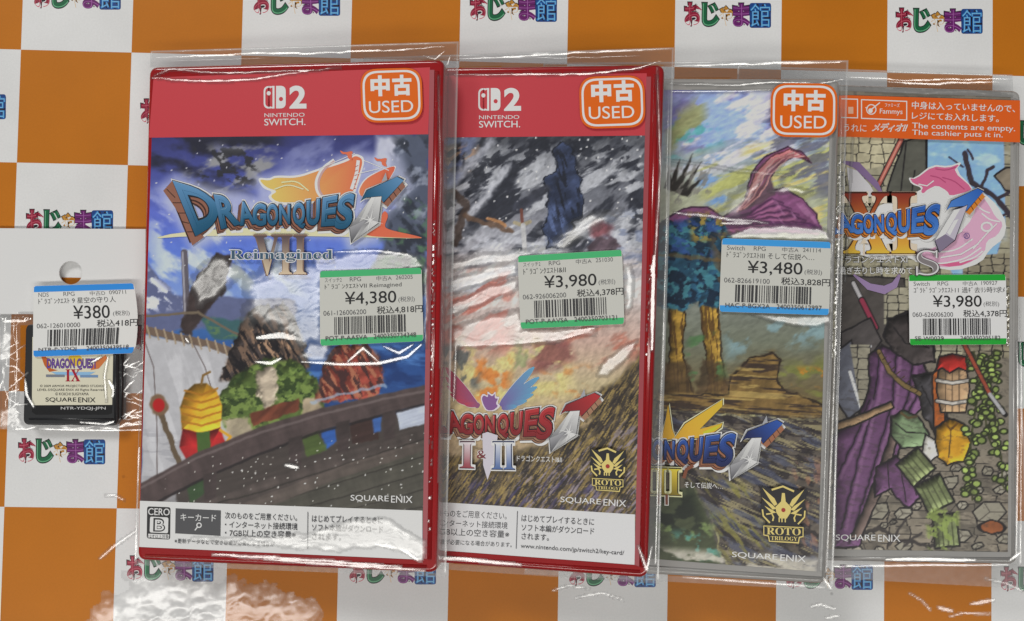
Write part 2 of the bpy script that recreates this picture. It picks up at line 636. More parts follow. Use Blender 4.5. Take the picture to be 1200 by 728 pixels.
def art_voyage(p):
    """a wooden ship under a stormy evening sky"""
    p.vgrad([(155, (52, 54, 96)), (200, (70, 76, 132)), (250, (92, 104, 176)), (300, (96, 120, 194)), (345, (122, 144, 196)),
             (380, (66, 100, 150)), (430, (46, 76, 126)), (600, (38, 58, 98))])
    p.cloud((34, 34, 44), 60, 30, 0.45, 0.62, 1, 0.2, 0.9, [(170, 150), (330, 150), (320, 215), (230, 240), (170, 215)], 18)
    p.cloud((138, 138, 140), 36, 18, 0.47, 0.62, 2, -0.2, 0.95, [(222, 176), (318, 164), (330, 205), (250, 234), (215, 215)], 12)
    p.cloud((44, 44, 48), 14, 9, 0.55, 0.62, 3, 0.3, 0.9, [(228, 172), (305, 172), (300, 215), (232, 222)], 8)
    p.cloud((150, 155, 190), 50, 22, 0.5, 0.75, 4, -0.5, 0.6, [(330, 160), (440, 160), (430, 200), (330, 225)], 25)
    p.poly([(440, 158), (478, 158), (462, 200), (452, 235), (440, 200)], (196, 198, 208), 5, 5, 18, 0.85)
    p.cloud((205, 210, 228), 30, 14, 0.46, 0.7, 5, 0.6, 0.8, [(172, 232), (330, 270), (345, 345), (172, 345)], 30)
    # cliffs
    p.poly([(470, 158), (505, 158), (505, 345), (436, 350), (440, 300), (452, 262), (462, 230), (460, 195)], (78, 84, 100), 4, 9, 16)
    p.cloud((44, 48, 58), 20, 12, 0.48, 0.6, 6, 0.9, 0.9, [(462, 160), (505, 160), (505, 340), (450, 340)], 8)
    p.cloud((84, 112, 88), 16, 12, 0.5, 0.66, 7, 0.5, 0.85, [(450, 235), (505, 225), (505, 335), (436, 335)], 10)
    p.cloud((150, 156, 172), 14, 20, 0.58, 0.7, 8, 0.9, 0.7, [(462, 165), (505, 165), (505, 260), (462, 250)], 8)
    # mountains and far shore
    p.poly([(168, 305), (186, 322), (205, 345), (228, 352), (260, 348), (345, 352), (345, 372), (168, 392)], (92, 98, 128), 2, 4, 14)
    p.cloud((205, 208, 224), 13, 8, 0.52, 0.62, 9, 0.7, 0.9, [(168, 312), (205, 345), (215, 360), (168, 366)], 5)
    p.poly([(232, 370), (282, 376), (345, 372), (345, 402), (250, 398)], (62, 92, 96), 2, 3, 10)
    p.cloud((92, 116, 84), 12, 6, 0.5, 0.62, 10, 0, 0.9, [(240, 374), (340, 374), (340, 398), (250, 396)], 5)
    p.cloud((84, 122, 176), 40, 8, 0.5, 0.7, 11, 0.1, 0.8, [(335, 400), (505, 400), (505, 460), (335, 470)], 8)
    p.cloud((30, 50, 92), 25, 14, 0.5, 0.7, 12, 0.1, 0.7, [(335, 400), (505, 400), (505, 470), (335, 480)], 8)
    p.poly([(186, 222), (205, 204), (262, 222), (300, 230), (300, 206), (370, 196), (414, 176), (470, 184), (484, 220), (455, 252), (442, 284), (412, 296), (400, 278), (300, 274), (262, 278), (226, 296)], (176, 180, 204), 9, 2, 16, 0.75)
    # mast with bundled rigging
    p.line([(216, 296), (219, 370)], 7.5, (92, 88, 96))
    p.line([(214, 296), (217, 368)], 1.6, (150, 148, 156))
    p.poly([(228, 330), (252, 296), (276, 300), (262, 345), (240, 368), (222, 392), (210, 388), (218, 362)], (58, 50, 50), 2, 5, 9, 1, None, 1, 5, 0.35)
    p.line([(170, 371), (232, 366), (300, 404)], 2.4, (104, 94, 82), 0.8, 1, 1)
    # the pale sail and its roped edge
    p.poly([(168, 392), (230, 402), (285, 416), (322, 440), (336, 500), (316, 566), (250, 600), (165, 600)], (168, 168, 172), 1.5, 2, 20)
    p.cloud((188, 188, 192), 60, 10, 0.48, 0.62, 13, 1.3, 0.7, [(170, 395), (320, 440), (330, 520), (300, 590), (168, 590)], 10)
    p.cloud((140, 140, 146), 26, 5, 0.56, 0.66, 14, 0.05, 0.5, [(165, 500), (250, 520), (240, 596), (165, 596)], 10)
    p.line([(168, 386), (200, 394), (240, 402), (296, 420)], 8, (104, 90, 80), 1, 1, 1.5)
    for k in range(13):
        x = 172 + k * 10
        p.line([(x, 382 + k * 2.2), (x + 4, 396 + k * 2.2)], 1.6, (152, 138, 120))
    p.line([(168, 396), (180, 430), (184, 500), (184, 560)], 1.0, (90, 80, 80), 0.6, 0.9)
    p.line([(226, 402), (240, 430), (248, 456)], 1.0, (90, 80, 80), 0.6, 0.9)
    # a rocky island: dark crag over green slopes, with a pale cliff and a strip of beach
    crag = [(258, 446), (270, 412), (280, 386), (292, 366), (306, 358), (318, 362), (330, 356), (344, 372), (354, 396), (362, 430), (350, 446)]
    p.poly(crag, (58, 52, 52), 1.4, 6, 9, 1, None, 1, 6, 0.4, (1, 2), 16, 0.6)
    p.cloud((118, 98, 84), 20, 5, 0.47, 0.58, 15, 1.1, 0.85, crag, 4)
    p.cloud((172, 142, 118), 12, 4, 0.5, 0.6, 16, 1.2, 0.85, [(294, 384), (342, 380), (346, 424), (298, 428)], 5)
    p.cloud((26, 24, 28), 16, 4, 0.52, 0.6, 20, 1.0, 0.9, crag, 4)
    slope = [(254, 470), (270, 448), (292, 430), (318, 420), (344, 424), (368, 442), (380, 468), (390, 510), (392, 540), (300, 540), (262, 500)]
    p.poly(slope, (80, 96, 54), 1.6, 6, 10, 1, None, 1, 7, 0.4, (1, 1), 20, 0.5)
    p.cloud((118, 136, 78), 9, 7, 0.48, 0.58, 17, 0.3, 0.8, slope, 4)
    p.cloud((42, 56, 32), 10, 7, 0.52, 0.6, 18, 0.3, 0.85, slope, 4)
    p.poly([(300, 436), (318, 428), (326, 440), (324, 470), (310, 484), (302, 466)], (168, 156, 142), 1.6, 4, 7, 0.95, None, 1, 8, 0.3, (1, 3), 8)
    p.poly([(292, 486), (322, 474), (350, 468), (352, 480), (322, 492), (298, 500)], (104, 62, 48), 1.6, 3, 9, 1, None, 1, 9, 0.35)
    p.poly([(262, 492), (290, 488), (300, 510), (272, 524)], (160, 148, 132), 2, 4, 9, 0.9, None, 1, 10, 0.25)
    p.poly([(354, 468), (374, 466), (378, 482), (356, 492)], (166, 150, 132), 2, 3, 9, 0.9, None, 1, 10, 0.25)
    # a yellow harbour buoy with red and green panels, moored by the rail
    p.poly([(213, 504), (211, 478), (217, 460), (228, 450), (242, 449), (254, 458), (260, 476), (258, 502), (236, 508)], (206, 156, 56), 1.2, 0.6, 9, 1, None, 1, 11, 0.12, (1, 4), 20, 0.7)
    for q in range(5):
        p.line([(213 + q, 494 - q * 9), (236, 499 - q * 9), (259 - q, 492 - q * 9)], 2.2, (150, 104, 40), 0.8, 0.85, 1)
    p.line([(236, 450), (238, 440), (246, 436)], 2.4, (120, 96, 60), 0.8)
    p.poly([(214, 502), (236, 508), (258, 501), (266, 524), (254, 542), (222, 546), (210, 524)], (168, 46, 48), 1.2, 0.6, 9, 1, None, 1, 12, 0.12, (1, 4), 16, 0.7)
    p.poly([(230, 507), (246, 505), (247, 543), (233, 545)], (64, 92, 50), 1.0, 0.6, 8, 0.95)
    p.line([(258, 504), (270, 512), (258, 530)], 3, (198, 148, 56))
    # gnarled boat hook with a red float
    p.line([(188, 484), (194, 498), (203, 525), (211, 546)], 6, (92, 80, 66), 1, 1, 2)
    p.ell(186, 474, 10, 12, (112, 92, 74), 0.15, 3)
    p.ell(186, 475, 7, 8, (152, 34, 36), 0.15)
    # a stack of red sandstone in the sea
    red = [(370, 470), (378, 436), (388, 412), (402, 402), (416, 406), (430, 402), (444, 418), (450, 448), (440, 468)]
    p.poly(red, (118, 60, 52), 1.5, 5, 8, 1, None, 1, 13, 0.4, (1, 3), 14, 0.6)
    p.cloud((160, 110, 88), 14, 4, 0.48, 0.58, 19, 1.0, 0.85, red, 4)
    p.cloud((58, 40, 42), 14, 4, 0.52, 0.6, 23, 1.1, 0.85, red, 4)
    p.line([(366, 472), (400, 462), (452, 452)], 2.4, (150, 166, 186), 1.4, 0.7, 3)
    # ship's rail and deck
    p.poly([(160, 585), (250, 548), (340, 516), (505, 474), (505, 620), (160, 620)], (66, 60, 58), 1.5, 1.5, 20)
    p.poly([(165, 560), (208, 558), (206, 600), (165, 606)], (150, 150, 154), 2, 3, 10, 0.8)
    p.poly([(216, 556), (244, 548), (252, 570), (222, 590)], (52, 72, 48), 1.5, 2, 8, 0.9)
    p.poly([(376, 504), (392, 500), (394, 518), (382, 528)], (52, 88, 150), 1.5, 2, 8)
    p.poly([(352, 512), (372, 506), (384, 528), (360, 536)], (72, 88, 48), 1.5, 2, 8, 0.9)
    p.poly([(410, 492), (440, 486), (444, 516), (412, 520)], (56, 42, 40), 1.5, 2, 8)
    p.poly([(436, 490), (448, 486), (446, 506), (438, 508)], (60, 90, 142), 1.5, 1, 8)
    p.poly([(464, 482), (500, 474), (500, 496), (468, 504)], (168, 174, 188), 1.2, 1.5, 8)
    beam = [(160, 580), (162, 568), (228, 532), (300, 502), (372, 480), (440, 464), (505, 450), (505, 472), (440, 488), (372, 506), (300, 534), (240, 560), (172, 598)]
    p.poly(beam, (74, 64, 64), 1.3, 1, 14, 1, None, 1, 15, 0.16, (3, -1))
    p.line([(164, 572), (228, 538), (300, 509), (372, 487), (440, 470), (505, 457)], 2.2, (108, 98, 98), 1.4, 0.7, 1)
    p.line([(168, 597), (240, 560), (300, 534), (372, 507), (440, 489), (505, 472)], 2.4, (34, 30, 32), 1.4, 0.8, 1)
    for x, y in ((246, 572), (346, 530), (402, 512), (456, 500)):
        p.poly([(x - 8, y - 16), (x + 8, y - 20), (x + 7, y + 18), (x - 6, y + 22)], (62, 54, 54), 1.4, 1, 8, 1, None, 1, 16, 0.2)
    p.poly([(165, 606), (232, 592), (300, 566), (400, 530), (505, 502), (505, 516), (400, 548), (300, 588), (260, 605)], (72, 65, 63), 2, 1, 12, 1, None, 1, 17, 0.2, (3, -1))
    p.poly([(262, 606), (300, 590), (400, 550), (505, 518), (505, 612), (262, 612)], (72, 70, 64), 2, 1.5, 14, 1, None, 1, 18, 0.14, (3, -1))
    for q in range(5):
        p.line([(190 + q * 50, 606), (300 + q * 34, 578 + q * 7), (505, 512 + q * 20)], 1.2, (46, 43, 40), 0.8, 0.8, 1)
    p.poly([(250, 606), (300, 584), (400, 546), (505, 514), (505, 526), (400, 560), (310, 596), (290, 606)], (86, 78, 74), 1.4, 1, 12, 0.9, None, 1, 17, 0.2, (3, -1))
    p.brush(0.12, 60, 4, -0.3, 91, [(160, 590), (300, 510), (505, 455), (505, 605), (160, 605)])
    p.specks((224, 222, 216), 9, 0.70, 1.0, [(200, 540), (505, 500), (505, 600), (190, 600)], 5, 0.85)
    p.specks((234, 232, 230), 14, 0.6, 1.3, [(270, 540), (505, 520), (505, 600), (250, 600)], 8, 0.9)
    p.specks((225, 225, 240), 16, 0.72, 1.1, [(172, 158), (500, 158), (500, 320), (172, 320)], 12, 0.8)
    p.brush(0.05, 6, 6, 0, 92)


def art_mountain(p):
    """snowy crags above a windy hillside"""
    p.vgrad([(155, (78, 80, 86)), (230, (104, 106, 114)), (300, (150, 150, 158)), (345, (176, 168, 166)), (400, (176, 152, 142)),
             (450, (172, 160, 132)), (500, (168, 150, 122)), (610, (120, 110, 100))])
    top = [(495, 150), (765, 150), (765, 300), (495, 315)]
    p.cloud((46, 48, 56), 44, 15, 0.44, 0.55, 1, -0.75, 0.95, top, 22)
    p.cloud((176, 178, 184), 36, 9, 0.50, 0.62, 2, -0.45, 0.85, [(495, 178), (765, 178), (765, 300), (495, 310)], 22)
    p.cloud((38, 40, 48), 12, 8, 0.52, 0.60, 3, -0.6, 0.85, [(500, 150), (765, 150), (765, 205), (720, 190), (640, 190), (560, 230), (500, 280)], 16)
    p.cloud((42, 44, 52), 12, 9, 0.54, 0.62, 33, 0.2, 0.85, [(736, 190), (765, 190), (765, 270), (738, 262)], 8)
    p.poly([(600, 186), (612, 196), (566, 262), (540, 290), (528, 292), (560, 240)], (44, 46, 54), 4, 6, 10, 0.9)
    p.line([(596, 196), (570, 232), (530, 270)], 5, (196, 198, 206), 4, 0.8, 4)
    p.line([(572, 168), (545, 200), (520, 225)], 7, (176, 178, 188), 6, 0.8, 5)
    p.cloud((120, 132, 170), 22, 14, 0.48, 0.64, 40, -0.8, 0.7, [(500, 160), (560, 160), (524, 235), (500, 240)], 8)
    p.cloud((186, 150, 120), 18, 5, 0.52, 0.62, 41, -0.5, 0.6, [(520, 172), (560, 172), (552, 200), (520, 200)], 5)
    p.specks((214, 214, 220), 12, 0.62, 1.5, top, 6, 0.9)
    p.cloud((186, 188, 196), 40, 14, 0.44, 0.62, 4, 0.15, 0.9, [(495, 280), (765, 262), (765, 350), (495, 360)], 18)
    p.cloud((116, 124, 146), 20, 7, 0.52, 0.64, 42, 0.12, 0.7, [(690, 250), (765, 250), (765, 330), (700, 330)], 10)
    # a dark pinnacle of slate, a blade driven into the snow beside it
    p.poly([(650, 178), (660, 167), (672, 174), (676, 196), (684, 214), (682, 250), (668, 270), (656, 288), (640, 290), (636, 262), (644, 236), (640, 214), (648, 198)],
           (54, 62, 84), 2, 7, 10, 1, (30, 32, 40), 1.2, 5, 0.5, (1, 3))
    p.cloud((92, 106, 142), 22, 4, 0.52, 0.62, 50, 1.2, 0.8, [(644, 240), (668, 236), (660, 286), (640, 288)], 5)
    p.cloud((28, 30, 38), 20, 4, 0.52, 0.62, 51, 1.3, 0.8, [(650, 172), (680, 190), (680, 250), (650, 256)], 5)
    p.poly([(640, 214), (646, 222), (622, 242), (600, 248), (604, 238), (624, 226)], (60, 62, 72), 2, 4, 8, 0.9, None, 1, 6, 0.4)
    p.line([(611, 246), (612, 262)], 3.2, (104, 68, 60))
    p.line([(603, 261), (612, 264), (621, 260)], 4, (150, 142, 122))
    p.line([(613, 264), (615, 294)], 5, (178, 178, 180))
    # small heather bushes
    p.ell(704, 270, 11, 10, (108, 68, 74), 0.4, 6, 0.9, None, 0.4)
    p.poly([(688, 290), (700, 278), (716, 276), (724, 288), (718, 296), (690, 296)], (86, 72, 80), 2, 5, 8, 0.9, None, 1, 8, 0.4)
    # brown gnarled branch
    p.line([(530, 226), (545, 240), (540, 262), (532, 284)], 8, (74, 62, 56), 2, 0.8, 5)
    p.line([(545, 252), (570, 262), (598, 270)], 5, (96, 78, 66), 1.5, 0.9, 4)
    p.line([(572, 256), (592, 264)], 3.5, (164, 122, 86), 1.2, 0.9, 2)
    # warm clouds
    p.cloud((206, 196, 192), 40, 10, 0.42, 0.6, 5, -0.3, 0.8, [(500, 300), (765, 300), (765, 380), (500, 396)], 18)
    p.cloud((180, 106, 94), 30, 12, 0.48, 0.62, 6, -0.6, 0.75, [(500, 320), (600, 320), (600, 410), (500, 410)], 14)
    p.cloud((168, 112, 98), 34, 13, 0.46, 0.62, 7, -0.4, 0.9, [(610, 384), (760, 350), (756, 420), (620, 430)], 14)
    p.cloud((196, 186, 130), 30, 20, 0.42, 0.58, 8, 0.2, 0.85, [(540, 400), (660, 396), (670, 460), (540, 480)], 14)
    p.cloud((190, 118, 62), 18, 18, 0.52, 0.66, 9, 0.3, 0.85, [(556, 420), (600, 420), (596, 465), (556, 470)], 8)
    p.cloud((182, 128, 80), 20, 14, 0.5, 0.66, 10, 0.2, 0.75, [(630, 430), (690, 430), (690, 470), (630, 475)], 8)
    p.cloud((88, 92, 92), 14, 24, 0.44, 0.56, 60, 0.3, 0.9, [(518, 404), (552, 408), (564, 430), (560, 456), (540, 450), (520, 440)], 7)
    p.cloud((142, 146, 112), 12, 22, 0.42, 0.54, 61, 0.4, 0.9, [(596, 452), (606, 400), (626, 396), (632, 410), (616, 440)], 6)
    p.cloud((122, 82, 80), 20, 10, 0.42, 0.54, 62, -0.3, 0.9, [(626, 402), (666, 398), (674, 420), (650, 432), (624, 438)], 7)
    # grass hill
    hill = [(495, 528), (560, 540), (640, 524), (690, 492), (700, 462), (726, 446), (750, 418), (765, 400), (765, 620), (495, 620)]
    p.poly(hill, (92, 82, 66), 4, 8, 16)
    p.cloud((52, 48, 44), 30, 16, 0.46, 0.6, 11, -0.9, 0.9, hill, 10)
    p.poly([(690, 470), (704, 452), (722, 462), (744, 470), (735, 500), (700, 512)], (62, 56, 50), 4, 8, 12, 0.9)
    p.cloud((160, 140, 88), 15, 1.7, 0.54, 0.64, 12, -1.0, 0.75, hill, 8)
    p.cloud((124, 108, 74), 13, 1.9, 0.5, 0.62, 13, -1.15, 0.75, hill, 8)
    p.cloud((136, 128, 144), 14, 2.0, 0.53, 0.64, 14, -0.85, 0.75, [(600, 560), (765, 480), (765, 612), (600, 612)], 16)
    p.cloud((42, 38, 40), 13, 1.8, 0.55, 0.65, 15, -0.95, 0.8, hill, 8)
    p.cloud((66, 62, 96), 20, 3, 0.55, 0.66, 16, -0.9, 0.7, [(500, 560), (700, 560), (700, 612), (500, 612)], 12)
    p.brush(0.16, 5, 2.5, -0.8, 92)


def art_cliff(p):
    """a bright painted sky over a rocky ledge, cloth streaming in the wind"""
    p.vgrad([(100, (118, 118, 158)), (160, (140, 154, 176)), (230, (158, 162, 142)), (300, (150, 152, 140)), (350, (120, 124, 118)),
             (400, (104, 108, 96)), (460, (100, 90, 66)), (520, (84, 76, 62)), (680, (86, 84, 84))])
    p.cloud((108, 102, 152), 46, 20, 0.48, 0.62, 1, -0.5, 0.8, [(770, 100), (990, 100), (960, 150), (770, 190)], 20)
    p.cloud((150, 172, 214), 44, 12, 0.46, 0.6, 2, -0.45, 0.9, [(815, 105), (905, 108), (900, 170), (810, 200)], 16)
    p.cloud((206, 204, 218), 34, 13, 0.50, 0.64, 3, -0.4, 0.9, [(800, 105), (990, 105), (985, 190), (790, 205)], 18)
    p.cloud((94, 158, 160), 26, 12, 0.48, 0.62, 4, -0.5, 0.9, [(780, 150), (835, 130), (846, 168), (786, 186)], 10)
    p.cloud((140, 142, 96), 26, 14, 0.46, 0.6, 5, -0.6, 0.85, [(780, 140), (826, 112), (830, 150), (784, 178)], 10)
    p.cloud((166, 168, 108), 44, 9, 0.44, 0.6, 6, -0.35, 0.9, [(815, 190), (990, 150), (985, 270), (830, 260)], 18)
    p.cloud((192, 180, 122), 40, 6, 0.5, 0.64, 7, -0.3, 0.85, [(870, 170), (990, 160), (985, 290), (900, 260)], 14)
    p.cloud((112, 146, 196), 24, 9, 0.48, 0.62, 8, -0.5, 0.85, [(806, 196), (842, 180), (866, 250), (842, 260)], 10)
    p.cloud((92, 92, 110), 30, 8, 0.53, 0.64, 9, -0.4, 0.75, [(900, 120), (990, 150), (980, 240), (880, 200)], 16)
    p.cloud((230, 230, 226), 14, 10, 0.5, 0.64, 10, 0.2, 0.9, [(858, 150), (884, 144), (884, 166), (862, 168)], 5)
    # wind-torn cloth
    p.poly([(846, 254), (872, 236), (880, 204), (896, 184), (924, 172), (942, 180), (952, 190), (930, 184), (912, 194), (902, 210), (906, 224), (918, 220), (940, 232), (956, 250),
            (964, 272), (900, 274), (850, 276), (800, 268), (772, 282), (772, 262), (800, 244), (830, 242)],
           (116, 76, 108), 1.4, 2, 10, 1, (58, 40, 56), 1.4, 5, 0.28, (1, 3))
    p.poly([(862, 246), (874, 232), (884, 204), (902, 184), (926, 174), (948, 186), (922, 182), (900, 198), (888, 222)], (192, 128, 130), 1.5, 1.5, 9, 0.95, (84, 50, 58), 1.2, 6, 0.25, (2, 3))
    p.poly([(888, 222), (903, 206), (908, 228), (890, 240), (866, 250)], (92, 76, 84), 2, 2, 9, 0.9)
    for q in range(7):
        x1, y1 = 904 + q * 9, 226 + q * 7 - (4 if q > 4 else 0)
        p.line([(852 - q * 3, 256 + q * 2.6), (878, 250 + q * 2.4), (x1, y1 + 6), (x1 + 14, y1 + 12)], 1.6, (66, 42, 66), 1.0, 0.75, 2)
        p.line([(854 - q * 3, 259 + q * 2.6), (880, 253 + q * 2.4), (x1 + 1, y1 + 10)], 2.2, (166, 112, 142), 1.4, 0.6, 2)
    for q in range(5):
        p.line([(864 + q * 2, 248 - q), (878 + q * 3, 230), (888 + q * 4, 208 - q), (908 + q * 4, 187 - q * 0.5), (930 + q * 3, 179 + q)], 1.3, (132, 70, 82) if q % 2 else (222, 166, 160), 0.9, 0.7, 1.5)
    p.cloud((160, 116, 150), 30, 4, 0.5, 0.62, 11, 0.9, 0.7, [(900, 236), (950, 240), (962, 270), (890, 270)], 6)
    p.line([(900, 262), (962, 266)], 4, (92, 54, 92), 2, 0.6, 2)
    # spiky dead brush at the left edge
    for x0, y0, x1, y1 in ((786, 222, 796, 186), (790, 224, 812, 180), (796, 226, 822, 190), (782, 220, 784, 196), (800, 228, 826, 206)):
        p.poly([(x0 - 4, y0), (x1, y1), (x0 + 6, y0 + 2)], (48, 46, 44), 1.2, 1.5, 7, 1, None, 1, 7, 0.3)
    p.cloud((118, 116, 112), 10, 4, 0.5, 0.62, 12, -0.9, 0.8, [(786, 200), (830, 190), (834, 226), (790, 240)], 6)
    # two golden trunks with dark roots under one blue-green crown
    for tr_ in ([(784, 330), (800, 330), (803, 380), (800, 412), (806, 440), (816, 466), (768, 468), (780, 440), (786, 410), (784, 380)],
                [(818, 330), (836, 330), (844, 378), (846, 412), (850, 444), (864, 470), (822, 472), (830, 446), (826, 410), (822, 380)]):
        p.poly(tr_, (142, 116, 58), 1.2, 3, 8, 1, (46, 36, 26), 1.5, 13, 0.35, (1, 9), 9, 0.8)
        cx_ = sum(q[0] for q in tr_) / len(tr_)
        p.cloud((78, 58, 34), 26, 2.2, 0.52, 0.6, 70, 1.5, 0.85, tr_, 2)
        p.cloud((66, 54, 42), 14, 5, 0.40, 0.55, 71, 1.4, 0.9, [(cx_ - 24, 426), (cx_ + 26, 426), (cx_ + 30, 474), (cx_ - 26, 474)], 6) if False else None
        p.poly([(cx_ - 13, 424), (cx_ + 13, 424), (cx_ + 22, 468), (cx_ - 22, 470)], (74, 60, 44), 3, 5, 8, 0.8, None, 1, 15, 0.45, (1, 6))
    crown = [(766, 272), (780, 258), (798, 262), (816, 252), (838, 256), (852, 270), (862, 288), (860, 318), (868, 336), (852, 356), (834, 362), (816, 354), (800, 364), (768, 358)]
    p.poly(crown, (42, 74, 94), 1.6, 8, 9, 1, None, 1.4, 8, 0.35, (1, 1), 26, 0.6)
    p.cloud((70, 118, 128), 9, 7, 0.50, 0.58, 13, 0.2, 0.85, crown, 4)
    p.cloud((22, 36, 52), 10, 8, 0.50, 0.58, 14, 0.3, 0.9, crown, 4)
    p.cloud((54, 76, 130), 12, 9, 0.52, 0.62, 72, 0.3, 0.7, [(780, 258), (850, 258), (850, 300), (780, 304)], 6)
    p.cloud((146, 126, 66), 9, 6, 0.54, 0.62, 73, 0.3, 0.85, [(806, 250), (850, 248), (850, 282), (812, 284)], 5)
    p.cloud((84, 74, 62), 14, 9, 0.44, 0.54, 74, 0.8, 0.85, [(832, 276), (868, 268), (872, 340), (842, 350)], 6)
    p.line([(770, 298), (800, 300), (846, 306)], 3.4, (104, 82, 50), 1.4, 0.6, 3)
    # mossy distance and rocks
    p.cloud((126, 150, 156), 22, 14, 0.46, 0.62, 15, -0.5, 0.85, [(850, 372), (975, 376), (970, 400), (852, 420)], 12)
    p.cloud((74, 106, 70), 18, 12, 0.48, 0.62, 16, -0.4, 0.85, [(806, 390), (836, 390), (850, 440), (806, 446)], 8)
    p.cloud((112, 116, 66), 36, 16, 0.46, 0.6, 17, 0.1, 0.9, [(906, 430), (972, 420), (966, 478), (906, 470)], 12)
    p.cloud((176, 116, 44), 14, 8, 0.55, 0.66, 18, 0.2, 0.8, [(936, 432), (968, 432), (962, 452), (930, 452)], 6)
    ledge = [(770, 462), (852, 462), (856, 440), (880, 420), (906, 412), (916, 420), (912, 446), (924, 458), (965, 476), (965, 530), (770, 530)]
    p.poly(ledge, (112, 92, 58), 2, 4, 12, 1, (44, 36, 28), 1.6, 16, 0.3, (5, 1))
    p.cloud((52, 42, 38), 46, 3.4, 0.52, 0.6, 19, 0.06, 0.9, ledge, 6)
    p.cloud((160, 140, 90), 36, 4, 0.54, 0.64, 20, 0.05, 0.8, ledge, 6)
    rock = [(768, 480), (968, 492), (962, 680), (856, 676), (842, 640), (836, 610), (820, 586), (808, 560), (768, 540)]
    p.poly(rock, (86, 80, 74), 2.5, 4, 14, 1, (150, 146, 112), 1.6, 17, 0.25)
    p.cloud((46, 42, 46), 26, 5, 0.50, 0.58, 21, 0.35, 0.9, rock, 8)
    p.cloud((40, 36, 38), 12, 7, 0.54, 0.6, 31, 0.9, 0.8, rock, 8)
    p.cloud((146, 138, 108), 34, 2.6, 0.55, 0.64, 22, 0.4, 0.8, rock, 8)
    p.cloud((76, 82, 104), 30, 7, 0.54, 0.66, 23, 0.5, 0.6, rock, 10)
    p.cloud((122, 118, 64), 24, 3.4, 0.55, 0.66, 24, 0.9, 0.75, [(820, 556), (876, 570), (900, 640), (850, 660)], 10)
    p.cloud((150, 112, 92), 14, 6, 0.55, 0.66, 25, 1.2, 0.6, [(930, 540), (968, 540), (962, 640), (930, 640)], 8)
    p.poly([(766, 582), (812, 566), (826, 600), (840, 650), (852, 676), (766, 676)], (64, 70, 52), 3, 6, 14)
    p.cloud((24, 30, 24), 22, 14, 0.44, 0.58, 26, 0.3, 0.9, [(768, 582), (812, 578), (824, 620), (768, 626)], 10)
    p.cloud((124, 142, 92), 16, 12, 0.5, 0.64, 27, 0.3, 0.8, [(770, 610), (834, 606), (840, 646), (770, 640)], 10)
    p.cloud((92, 148, 140), 14, 10, 0.52, 0.64, 28, 0.3, 0.8, [(790, 624), (842, 624), (842, 656), (800, 656)], 8)
    p.cloud((182, 178, 168), 26, 8, 0.44, 0.6, 29, 0.1, 0.9, [(768, 642), (960, 655), (958, 680), (768, 664)], 6)
    p.cloud((40, 34, 36), 50, 1.8, 0.58, 0.63, 30, 0.12, 0.7, [(770, 470), (965, 480), (960, 560), (770, 540)], 10)
    p.brush(0.14, 8, 3, -0.4, 92)


